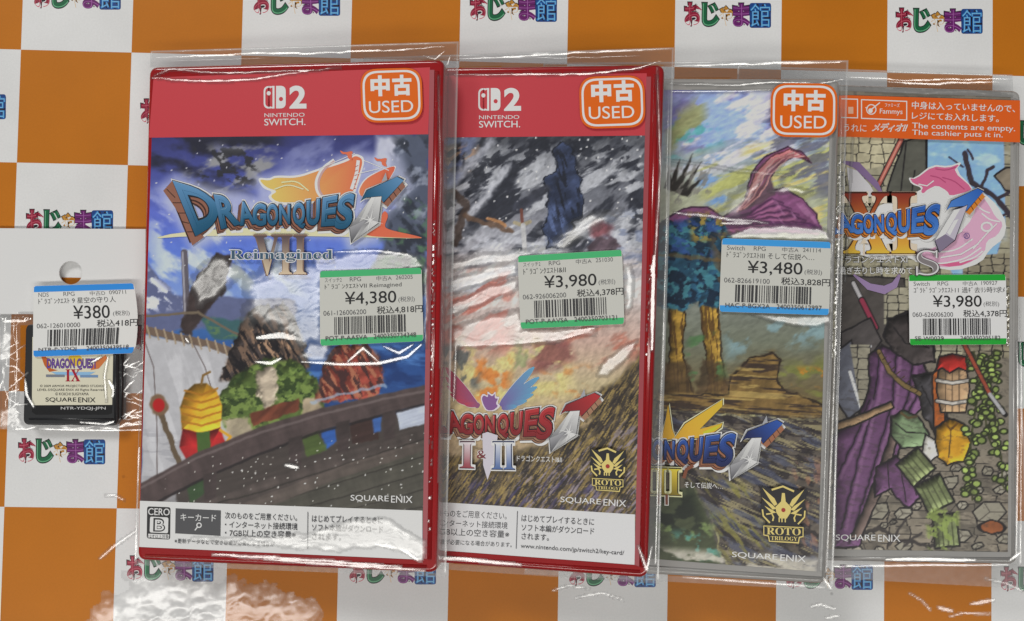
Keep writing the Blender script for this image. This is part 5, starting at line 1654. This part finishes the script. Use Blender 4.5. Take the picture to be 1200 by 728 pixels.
serif(k, 'I', [(541, 518), (556, 518), (555.5, 548), (540.5, 547.5)], (206, 200, 204), (140, 60, 70), (220, 216, 218), (70, 40, 52))
k.text('&', 559, 527, 571, 537.5, (226, 220, 222), 0.05)
k.text('&', 559.5, 527.5, 570.5, 537, (110, 40, 52), 0.0)
serif(k, 'II', [(579, 518), (602, 518), (603, 549.5), (578, 549)], (204, 206, 214), (76, 100, 150), (220, 218, 224), (40, 50, 84))
k.text('ドラゴンクエストI&II', 606.5, 533, 659, 540, (214, 210, 204), 0.01, 0.03)
trilogy_crest(k, 691.5, 522.5, 734, 577, 0.04)
k.build('title_lettering', M_COVER, cov)
k = Ink(c, 0.04, 0.01)
publisher(k, 657, 582, 734, 589.6, 0.06, (212, 210, 212), 0.012)
k.build('publisher_lettering', M_COVER, cov)
k = Ink(c, 0.04, 0.01)
k.poly([corner(c2, 0, 145.6), (744, 603), (744, 662), corner(c2, 0, 161.5)], (202, 202, 205))
k.text('次のものをご用意ください。', 506, 596.5, 594, 605, DKT, 0.012, 0.045)
k.text('・インターネット接続環境', 506, 608, 595, 616, DKT, 0.012, 0.045)
k.text('・7GB以上の空き容量※', 506, 618, 597, 626.5, DKT, 0.012, 0.045)
k.text('※追加の空き容量が必要になる場合があります。', 477, 630, 600, 636, DKT, 0.004, 0.045)
k.line([(606.5, 599), (605, 643)], 1.1, (100, 100, 104))
k.text('はじめてプレイするときに', 611.5, 603, 696.5, 611, DKT, 0.014, 0.055)
k.text('ソフト本編がダウンロード', 611.5, 614, 696.5, 622, DKT, 0.014, 0.055)
k.text('されます。', 611.5, 624.5, 643.5, 632, DKT, 0.014, 0.055)
k.text('www.nintendo.com/jp/switch2/key-card/', 610.5, 637, 731.5, 643.5, DKT, 0.004, 0.07)
k.build('notice_strip', M_COVER, cov)
ridge('edge_rib', c, [corner(c2, 0, 164), (750, 670)], 1.0, -0.1, 0.3, M_RED, root)
k = Ink(c, 0.06, 0.01)
k.poly([(757.5, 90), (763, 90), (749, 664), (743.5, 662)], (146, 66, 72))
k.build('pocket_edge', M_COVER, root)

s2 = sleeve(1)
film('film', c2, [corner(c2, uL - 1, -6.5), (790, 56), (772, 684), corner(c2, uL - 1, 168)], SH2, [
    ('line', [(528, 88), (600, 88), (690, 87), (740, 82), (775, 72)], 2.4, 1.0, 3), ('line', [(530, 70), (620, 66), (700, 61), (772, 58)], 2.6, 0.97, 3),
    ('line', [(580, 68), (680, 68), (750, 66)], 1.8, 0.93, 3),
    ('patch', [(640, 290), (660, 270), (690, 252), (728, 246), (716, 254), (690, 272), (664, 292)], 10, 0.97, 26, 5, 0.7, -0.5),
    ('patch', [(528, 308), (566, 298), (606, 294), (640, 290), (604, 306), (560, 312), (528, 318)], 6, 0.97, 30, 4, 0.5, -0.15),
    ('patch', [(528, 330), (560, 318), (606, 306), (606, 322), (560, 334), (528, 346)], 6, 0.97, 30, 4, 0.6, -0.25),
    ('patch', [(528, 356), (570, 338), (607, 328), (608, 340), (570, 354), (528, 370)], 6, 0.97, 30, 4, 0.6, -0.35),
    ('patch', [(528, 386), (570, 372), (609, 362), (611, 386), (650, 388), (696, 384), (694, 392), (640, 400), (580, 404), (530, 408)], 9, 0.98, 34, 5, 0.6, -0.2),
    ('line', [(606, 392), (650, 392), (696, 385)], 4, 1.0), ('line', [(540, 405), (600, 402), (660, 396), (690, 388)], 4, 0.97),
    ('patch', [(732, 312), (738, 310), (742, 330), (738, 360), (732, 366)], 6, 0.97, 9, 18, 0.5, 0),
    ('patch', [(700, 440), (712, 420), (730, 406), (746, 399), (742, 410), (728, 426), (712, 440)], 5, 1.0, 14, 6, 0.45, -0.7),
    ('line', [(500, 652), (540, 655), (610, 662)], 3.4, 0.97, 3), ('dots', [(762, 310), (758, 420)], 3.0, 0.3),
    ('line', [(770, 80), (774, 200), (764, 360)], 3.0, 0.86), ('line', [(766, 300), (764, 410)], 5, 0.96), ('line', [(784, 74), (780, 300), (768, 660)], 1.8, 0.9), ('line', [(748, 640), (758, 668), (764, 640)], 2.0, 0.9),
    ('line', [(535, 400), (532, 470)], 2.4, 0.9),
], s2, seed=5)
used_sticker(c2, s2, (678.5, 91), (755, 152), -0.03, (692.5, 96, 742.5, 121), (690, 126, 743, 140.5), None)
price_label(c2, s2, [(606.9, 300.3), (729, 293), (731.9, 380), (610.3, 385.7)], GREEN, PAPER,
            ['スイッチ2', '中古A', '251030', 'ﾄﾞﾗｺﾞﾝｸｴｽﾄI&II', 0.455, '¥3,980', '税込4,378円', '062-926006200', 'POT-P-AAVSA', '2400350703121'], seed=8)

# ---- case 3: rocky ledge
c3 = CARDS[2]
SH3 = [corner(c3, -2, -4.2), (985, 92), (969, 685), corner(c3, -2, 166.5)]
c, root, cov = game_case(2, SH3, [corner(c3, 4, 0), (973.5, 107), (958.5, 670), corner(c3, 4, 160.2)], M_CLEAR, art_cliff, 0.33)
ridge('spine_rib', c, [(980, 100), (974, 400), (965, 676)], 1.0, -0.1, 0.3, M_CLEAR, root)
ridge('edge_rib', c, [corner(c3, 3, 163.4), (964, 678)], 1.0, -0.1, 0.35, M_CLEAR, root)
k = Ink(c, 0.04, 0.01)
horn1 = [(774, 516), (778, 503), (783, 474), (787.5, 503), (792, 514)]
horn2 = [(790, 514), (803, 497), (846.5, 468.5), (846.5, 476), (820, 503), (846.5, 496), (845, 500.5), (829, 512), (803, 515)]
for pl in (horn1, horn2):
    m = np.mean(np.array(pl), 0)
    k.poly([tuple(np.array(p) + np.sign(np.array(p) - m) * 1.8) for p in pl], (224, 214, 170))
    k.poly([tuple(np.array(p) + np.sign(np.array(p) - m) * 0.7) for p in pl], (60, 44, 26))
    k.poly(pl, (202, 156, 44), ((800, 512), (846, 470), (196, 168, 50)))
k.poly([(824, 506), (845, 497.5), (838, 504), (824, 510)], (186, 184, 40))
title_logo(k, (856.5, 562), 0.94, 0.047, (40, 80, 160), (18, 26, 70), (146, 96, 70), (70, 40, 30))
serif(k, 'III', [(752, 548), (797, 549.5), (797, 580), (752, 578)], (216, 192, 60), (120, 104, 24), (226, 218, 160), (58, 50, 20))
for x in (772, 781):
    k.line([(x, 580), (x, 592)], 5, (216, 206, 200)); k.line([(x, 579), (x, 591)], 3, (110, 62, 44))
k.line([(801, 560), (804, 550), (812, 545)], 4, (116, 66, 44))
k.text('そして伝説へ…', 802, 564, 846.5, 571, (222, 220, 214), 0.012, 0.04)
trilogy_crest(k, 890.5, 566.5, 945, 638, 0.03)
k.build('title_lettering', M_COVER, cov)
k = Ink(c, 0.04, 0.01)
publisher(k, 858, 646.5, 944.5, 654, 0.06)
k.build('publisher_lettering', M_COVER, cov)
s3 = sleeve(2)
film('film', c3, [corner(c3, -3, -9.2), (994, 71), (976, 692), corner(c3, -3, 168.5)], SH3, [
    ('line', [(780, 98), (860, 100), (905, 97), (960, 98), (992, 93)], 2.2, 0.97, 3), ('line', [(786, 108), (850, 107), (906, 106)], 2.0, 1.0, 2), ('line', [(780, 78), (880, 76), (984, 74)], 2.6, 0.97, 3),
    ('patch', [(856, 274), (880, 266), (930, 264), (968, 270), (972, 282), (930, 281), (880, 279), (858, 281)], 5, 1.0, 30, 5, 0.35, 0),
    ('patch', [(902, 224), (918, 218), (952, 224), (940, 229)], 5, 0.97, 14, 5, 0.4, 0.1),
    ('patch', [(880, 366), (920, 370), (972, 370), (972, 378), (950, 384), (910, 378)], 6, 0.98, 18, 5, 0.5, 0.1),
    ('patch', [(972, 286), (976, 286), (975, 366), (972, 366)], 4, 0.96, 5, 16, 0.5, 0),
    ('patch', [(840, 250), (900, 190), (926, 180), (900, 210), (870, 256)], 14, 0.72, 40, 4, 0.7, -1.0),
    ('line', [(780, 186), (860, 200), (930, 206)], 3, 0.74, 5), ('line', [(790, 250), (830, 254), (900, 262)], 4, 0.84, 4),
    ('line', [(878, 362), (872, 350)], 3, 0.9), ('line', [(845, 262), (880, 262)], 4, 0.86),
    ('dots', [(983, 190), (980, 330), (977, 420)], 5, 0.2), ('line', [(986, 100), (984, 240), (976, 480), (968, 670)], 2.2, 0.85, 2), ('line', [(978, 110), (972, 400), (962, 668)], 1.6, 0.78),
    ('line', [(992, 98), (988, 300), (974, 684)], 1.6, 0.85), ('line', [(800, 676), (880, 682), (966, 688)], 1.5, 0.8),
    ('line', [(965, 678), (974, 690)], 2, 0.9),
], s3, seed=7)
used_sticker(c3, s3, (903, 98), (981, 161), 0.012, (918, 106, 967, 131), (914, 136, 968, 151), None)
price_label(c3, s3, [(845.6, 279.4), (973.2, 283.9), (971, 369.7), (842.3, 365.5)], BLUE, PAPER,
            ['Switch', '中古A', '241114', 'ﾄﾞﾗｺﾞﾝｸｴｽﾄIII そして伝説へ…', 0.85, '¥3,480', '税込3,828円', '062-826619100', 'HAC-P-BGX2A', '2400350612997'], seed=12)

# ---- case 4: ruins
c4 = CARDS[3]
SH4 = [corner(c4, -2, -2.2), (1197, 106), (1193, 662), corner(c4, -2, 165.6)]
c, root, cov = game_case(3, SH4, [corner(c4, 2, 0), (1184.5, 114), (1181, 647), corner(c4, 2, 161.4)], M_CLEAR, art_ruins, 0.33)
ridge('spine_rib', c, [(1190, 116), (1188, 400), (1187, 652)], 1.0, -0.1, 0.3, M_CLEAR, root)
ridge('edge_rib', c, [(975, 654), (1186, 655)], 1.0, -0.1, 0.35, M_CLEAR, root)
k = Ink(c, 0.04, 0.01)
# swirling pink emblem behind the title
k.poly(curve([(1062, 232), (1090, 216), (1118, 224), (1148, 222), (1168, 240), (1180, 262), (1176, 280), (1160, 292), (1150, 308), (1120, 318), (1086, 312), (1060, 300), (1030, 306), (1000, 296), (996, 262), (1030, 240)], 1), (214, 210, 216))
k.poly(curve([(1148, 226), (1160, 242), (1166, 254), (1176, 262), (1169, 276), (1156, 282), (1154, 296), (1132, 311), (1102, 314), (1080, 306), (1068, 296), (1098, 290), (1124, 274), (1140, 256)], 1), (216, 158, 184))
k.poly(curve([(1086, 308), (1120, 314), (1152, 300), (1136, 306), (1112, 308)], 1), (196, 92, 132))
k.poly(curve([(1064, 208), (1072, 209), (1092, 193), (1112, 195), (1128, 189), (1120, 200), (1142, 222), (1134, 226), (1112, 232), (1108, 226), (1098, 219), (1088, 224), (1083, 230), (1077, 227), (1080, 220), (1068, 216)], 1), (222, 214, 220))
k.poly(curve([(1066, 209), (1073, 210), (1093, 195), (1111, 197), (1125, 192), (1117, 201), (1140, 221), (1133, 225), (1113, 230), (1110, 224), (1098, 217), (1087, 222), (1082, 227), (1079, 225), (1082, 219), (1070, 215)], 1), (196, 98, 136))
for pts_ in ([(1072, 306), (1100, 310), (1130, 304), (1150, 290)], [(1094, 296), (1120, 294), (1140, 280)], [(1150, 250), (1160, 258), (1172, 260)], [(1124, 308), (1142, 302), (1152, 294)], [(1140, 236), (1150, 246), (1160, 250)]):
    k.line(curve(pts_, 2, False), [0.4] + [1.8] * (len(curve(pts_, 2, False)) - 2) + [0.3], (232, 216, 224))
for pts_ in ([(1096, 198), (1108, 200), (1120, 196)], [(1104, 208), (1118, 212), (1130, 222)], [(1090, 206), (1100, 208), (1108, 214)]):
    k.line(curve(pts_, 2, False), 1.2, (170, 72, 112))
k.line([(1076, 216), (1086, 218), (1094, 212)], 1.4, (226, 216, 222))
k.ring(1156, 266, 6, 5, 2.4, (226, 210, 220), 24)
k.line([(1140, 292), (1156, 274), (1168, 262)], 1.6, (232, 216, 224))
k.line([(1102, 302), (1126, 298), (1146, 286)], 1.8, (232, 216, 224))
k.line([(988, 190), (1004, 194), (1026, 216), (1034, 228)], [3, 9, 7, 2], (120, 98, 136))
k.poly([(992, 196), (1004, 200), (1020, 218), (1026, 230), (996, 232)], (190, 188, 192))
k.line([(1000, 322), (1018, 336), (1036, 340), (1048, 334), (1054, 322)], [2, 8, 10, 8, 3], (140, 118, 156))
serif(k, 'XI', [(988, 227), (1072, 227), (1072, 297), (988, 297)], (128, 44, 30), (232, 172, 60), (206, 190, 170), (64, 30, 22))
title_logo(k, (1098.6, 290), 0.877, -0.02, (40, 88, 168), (70, 120, 190), (196, 120, 42), (82, 42, 20), 'blade')
k.ring(1131, 277, 3.2, 3.2, 0.8, (60, 50, 120), 20)
k.text('R', 1129.6, 275, 1132.6, 279, (60, 50, 120), 0.0)
k.text('ドラゴンクエストXI', 981, 299.5, 1062, 309, (50, 46, 46), 0.05)
k.text('ドラゴンクエストXI', 981.5, 300.2, 1061.5, 308.4, (222, 220, 214), 0.012)
k.text('過ぎ去りし時を求めて', 981, 312.5, 1068, 322.5, (50, 46, 46), 0.05)
k.text('過ぎ去りし時を求めて', 981.5, 313.2, 1067.5, 321.8, (222, 220, 214), 0.012)
k.text('𝐒', 1071, 293, 1099, 324, (64, 60, 62), 0.03)
k.text('𝐒', 1072, 294, 1098, 323, (206, 202, 204), 0.012)
k.text('𝐒', 1073.5, 295.5, 1096.5, 321.5, (120, 114, 116), -0.014)
k.build('title_lettering', M_COVER, cov)
k = Ink(c, 0.04, 0.01)
publisher(k, 979.5, 626.5, 1055, 634.5, 0.005)
k.build('publisher_lettering', M_COVER, cov)
s4 = sleeve(3)
film('film', c4, [corner(c4, -3, -7.6), (1186, 88), (1205, 690), corner(c4, -3, 170)], SH4, [
    ('line', [(996, 91), (1060, 94), (1130, 94), (1186, 92)], 2.4, 0.97, 3), ('line', [(1040, 96), (1100, 99), (1170, 96)], 3, 0.95, 4),
    ('line', [(1038, 655), (1090, 655), (1142, 656)], 3.4, 1.0, 2), ('line', [(976, 664), (1080, 662), (1180, 662)], 1.8, 0.86, 2),
    ('line', [(1191, 400), (1192, 520), (1190, 650)], 2.4, 0.85, 2), ('line', [(985, 190), (981, 400), (977, 640)], 1.6, 0.8), ('line', [(1002, 106), (990, 330)], 1.2, 0.8),
    ('line', [(1196, 110), (1197, 300), (1195, 660)], 2.0, 0.85), ('line', [(1183, 656), (1194, 648)], 2.6, 0.93),
    ('dots', [(1180, 330), (1180, 404)], 4, 0.3), ('line', [(1192, 160), (1193, 210)], 3, 0.95),
    ('patch', [(990, 104), (1060, 106), (1150, 106), (1186, 112), (1060, 112)], 6, 0.72, 40, 4, 0.7, 0),
], s4, seed=9)
ORB = (222, 88, 28)
k = Ink(c4, 0.75, 0.01)
k.poly([corner(c4, 20, 3.2), (993, 112.4), (1194, 118.5), (1194, 167.5), (993, 161), corner(c4, 20, 17)], ORB)
nb = k.build('notice_label', M_STICK, s4)
k = Ink(c4, 0.775, 0.005)
WT = (238, 214, 202)
k.poly([(1008, 117), (1062, 119), (1062, 142), (1008, 140)], WT)
k.poly([(1009.2, 118.2), (1060.8, 120.2), (1060.8, 140.8), (1009.2, 138.8)], ORB)
k.poly([(985, 116), (1004.5, 116.5), (1004.5, 139.5), (985, 139)], WT)
k.poly([(985, 117.2), (1003.3, 117.7), (1003.3, 138.3), (985, 137.8)], ORB)
k.poly([(993, 126), (999, 126), (999, 134), (993, 134)], (226, 160, 136))
k.ring(1020, 129, 5.4, 5.6, 1.2, WT, 30)
k.disc(1019, 130.5, 2.6, 2.8, WT)
k.line([(1020, 129), (1030, 121)], 1.3, WT)
k.line([(1013, 127), (1016, 127)], 1.0, WT)
k.text('ファミーズ', 1036, 121.5, 1053, 126, WT, 0.02, 0.03)
k.text('Fammys', 1030, 128, 1056.5, 135.6, WT, 0.012, 0.03)
k.text('うれに', 988, 146, 1014.5, 154.5, WT, 0.0, 0.03)
k.text('メディオ!!', 1020, 144.5, 1060, 155, WT, 0.05, 0.01, 0.35)
k.text('メディオ!!', 1021, 145.5, 1059, 154, (196, 110, 70), -0.01, 0.01, 0.35)
k.text('中身は入っていませんので、', 1067.6, 119.5, 1188, 128.5, WT, 0.028, 0.035)
k.text('レジにてお入れします。', 1067.6, 132, 1169, 140.5, WT, 0.028, 0.035)
k.text('The contents are empty.', 1067.6, 144.5, 1188, 153, WT, 0.012, 0.03)
k.text('The cashier puts it in.', 1067.6, 152.8, 1173.6, 160.6, WT, 0.012, 0.03)
k.build('lettering', M_STICK, nb)
price_label(c4, s4, [(1063.5, 322.4), (1177.3, 321.7), (1178.6, 403.8), (1064.6, 404.5)], VIVID, (214, 216, 214),
            ['Switch', '中古A', '190927', 'ｺﾞﾗﾄﾞﾗｺﾞﾝｸｴｽﾄ11 過ｷﾞ去ﾘｼ時ｦ求ﾒ', 0.985, '¥3,980', '税込4,378円', '060-626006200', 'SE-W0029', '2400350205182'], seed=15)

# ------------------------------------------------------------------ the loose cartridge in its hanging bag
cc = Card((0, 0, -4.6, 0, 0, 0))
cart = empty('game_cartridge', cc.matrix(), 'small black game cartridge with a cream label, inside the clear hanging bag', 'game cartridge')
slab('shell', cc, [(30, 380), (138, 381), (138, 499), (27, 498)], 2.2, 0.0, -3.6, 0.5, M_BLACK, cart)
ridge('side_groove', cc, [(141, 384), (140, 492)], 1.6, -3.5, -1.2, M_BLACK, cart)
ridge('front_lip', cc, [(34, 491), (133, 491.5)], 0.8, -0.05, 0.22, M_BLACK, cart)
ridge('side_lip', cc, [(135.3, 384), (135, 496)], 0.9, -0.05, 0.25, M_BLACK, cart)
k = Ink(cc, 0.05, 0.01)
k.poly([(38, 395), (133, 395), (131.5, 474.5), (37.5, 475)], (200, 196, 176))
k.poly([(37.5, 475), (131.5, 474.5), (131, 484.5), (126, 486), (42, 486), (37.5, 483)], (18, 18, 20))
lb = k.build('paper_label', M_STICK, cart)
k = Ink(cc, 0.08, 0.004)
k.disc(88, 422, 8.5, 7, (228, 170, 50))
k.poly([(47, 414), (56, 420), (60, 432), (68, 434), (58, 436), (52, 428)], (176, 92, 40))
k.poly([(112, 424), (124, 416), (126, 420), (116, 432), (106, 434)], (190, 110, 60))
k.text('DRAGON QUEST', 55, 420, 114, 434, (66, 40, 96), 0.05)
k.text('DRAGON QUEST', 55.5, 420.5, 113.5, 433.5, (104, 70, 150), 0.0)
k.poly([(60, 436), (112, 436), (104, 440), (68, 440)], (130, 170, 206))
k.poly([(54, 439), (76, 439), (76, 442), (54, 442)], (112, 116, 128))
k.poly([(94, 439.5), (115, 439.5), (115, 442.5), (94, 442.5)], (104, 132, 168))
k.text('𝐈𝐗', 77, 433, 94, 447, (150, 24, 44), 0.012)
k.text('© 2009 ARMOR PROJECT/BIRD STUDIO/', 47, 451, 122, 454.5, (62, 60, 58), 0.0)
k.text('LEVEL-5/SQUARE ENIX All Rights Reserved.', 44, 455.5, 123, 459, (62, 60, 58), 0.0)
k.text('© KOICHI SUGIYAMA', 65, 460, 104, 463.4, (62, 60, 58), 0.0)
publisher(k, 53.5, 466, 112, 471.6, 0.0, (26, 26, 28), 0.02)
k.text('NTR-YDQJ-JPN', 71.5, 476.8, 124, 481, (196, 196, 196), 0.006)
k.build('lettering', M_STICK, lb)

cb = Card((0, 0, -0.9, 0, 0, 0))
bag = empty('cartridge_bag', cb.matrix(), 'clear hanging bag with a white header card and a blue edged ¥380 label', 'hanging bag')


def header_card():
    n = 48
    q = [(-4, 268), (172, 269), (171, 369), (-4, 368)]
    hx, hy, hr = 84.5, 320.0, 13.6
    bm = bmesh.new()
    outer, inner = [], []
    for j in range(n):
        a = 2 * math.pi * j / n
        dx, dy = math.cos(a), math.sin(a)
        t = 1e9
        for (ax, ay), (bx, by) in zip(q, q[1:] + q[:1]):
            den = dx * (by - ay) - dy * (bx - ax)
            if abs(den) > 1e-9:
                tt = ((ax - hx) * (by - ay) - (ay - hy) * (bx - ax)) / den
                s = ((ax - hx) * dy - (ay - hy) * dx) / den
                if tt > 0 and -1e-6 <= s <= 1 + 1e-6:
                    t = min(t, tt)
        outer.append((hx + dx * t, hy + dy * t))
        inner.append((hx + dx * hr, hy + dy * hr))
    for cx, cy in q:                                  # bring the nearest rim point onto each corner
        j = min(range(n), key=lambda i: (outer[i][0] - cx) ** 2 + (outer[i][1] - cy) ** 2)
        outer[j] = (cx, cy)
    rings = []
    for pts, hh in ((inner, 0.3), (inner, 1.1), (outer, 1.1), (outer, 0.3)):
        u, v = cb.uv(np.array([p[0] for p in pts]), np.array([p[1] for p in pts]))
        rings.append([bm.verts.new((a * MM, -b * MM, (hh + 0.0) * MM)) for a, b in zip(u, v)])
    for A, B in zip(rings, rings[1:] + rings[:1]):
        for j in range(n):
            bm.faces.new((A[j], A[(j + 1) % n], B[(j + 1) % n], B[j]))
    bmesh.ops.recalc_face_normals(bm, faces=bm.faces)
    me = bpy.data.meshes.new('header_card')
    bm.to_mesh(me)
    bm.free()
    ca = me.color_attributes.new('Col', 'FLOAT_COLOR', 'POINT')
    ca.data.foreach_set('color', np.tile(np.append(ink((214, 213, 209)), 1.0), len(me.vertices)))
    me.materials.append(M_STICK)
    return link('header_card', me, bag)


header_card()


def bag_height(X, Y):
    inside = smooth(16, -8, poly_sd(X, Y, [(28, 372), (142, 372), (142, 500), (26, 500)]))
    return 3.9 * inside


rb = random.Random(5)
wr = []
for _ in range(80):                                   # creases of the thin bag round the cartridge
    side = rb.choice('llllbbrr')
    if side == 'l':
        x, y, a, L = rb.uniform(0, 22), rb.uniform(372, 490), rb.choice((rb.uniform(-0.6, 0.6), rb.uniform(1.2, 1.9))), rb.uniform(8, 26)
    elif side == 'b':
        x, y, a, L = rb.uniform(10, 150), rb.uniform(498, 504), rb.uniform(-0.2, 0.2), rb.uniform(10, 34)
    else:
        x, y, a, L = rb.uniform(142, 160), rb.uniform(425, 496), rb.uniform(-1.2, 0.6), rb.uniform(6, 20)
    wr.append(('line', [(x, y), (x + L * 0.5 * math.cos(a), y + L * 0.5 * math.sin(a) + rb.uniform(-2, 2)), (x + L * math.cos(a), y + L * math.sin(a))], rb.uniform(0.7, 1.8), rb.uniform(0.86, 0.98), 2))
film('film', cb, [(-4, 366), (171.5, 366), (168, 505), (-4, 503)], [(29, 381), (139, 381), (139, 498), (27, 498)], wr + [
    ('line', [(4, 377), (20, 376), (36, 377)], 4, 0.9), ('dots', [(2, 374), (40, 374)], 5, 0.35),
    ('patch', [(0, 480), (22, 476), (34, 500), (0, 503)], 8, 0.97, 9, 5, 0.8, -0.5), ('patch', [(2, 384), (16, 392), (12, 420), (0, 426)], 8, 0.95, 10, 5, 0.9, -0.8),
    ('line', [(36, 444), (38, 462), (46, 476)], 3, 0.97), ('line', [(133, 446), (139, 456), (137, 464)], 4, 0.97), ('line', [(132, 418), (128, 440), (130, 470)], 2, 0.9),
    ('line', [(100, 494), (128, 496), (142, 492)], 2.4, 0.97), ('line', [(50, 502), (100, 504), (166, 504)], 2.0, 0.93), ('line', [(143, 500), (150, 496), (160, 497)], 2, 0.95),
    ('line', [(168, 380), (168, 500)], 1.6, 0.85), ('line', [(22, 380), (24, 420), (21, 470)], 2, 0.9), ('line', [(112, 425), (124, 418)], 2.4, 0.95),
], bag, 0.3, None, 0.05, True, 13, 0.06, lambda X, Y: Y > 366, bag_height)
k = Ink(cb, 0.06, 0.01)
lab_card = Card((0, 0, -5.0, 0, 0, 0))
holder = price_label(lab_card, None, [(39.6, 335.3), (157, 331.9), (158.4, 414), (39, 418.4)], (36, 126, 204), (206, 206, 202),
                     ['NDS', '中古D', '090711', 'ﾄﾞﾗｺﾞﾝｸｴｽﾄ 9 星空の守り人', 0.80, '¥380', '税込418円', '062-126010000', 'NTR-P-YDQJ', '2400350439518'], h=0.25, bow=4.0, big=(0.385, 0.735), seed=21)
holder.parent = bag
holder.matrix_parent_inverse = bag.matrix_world.inverted()
holder.matrix_world = lab_card.matrix()
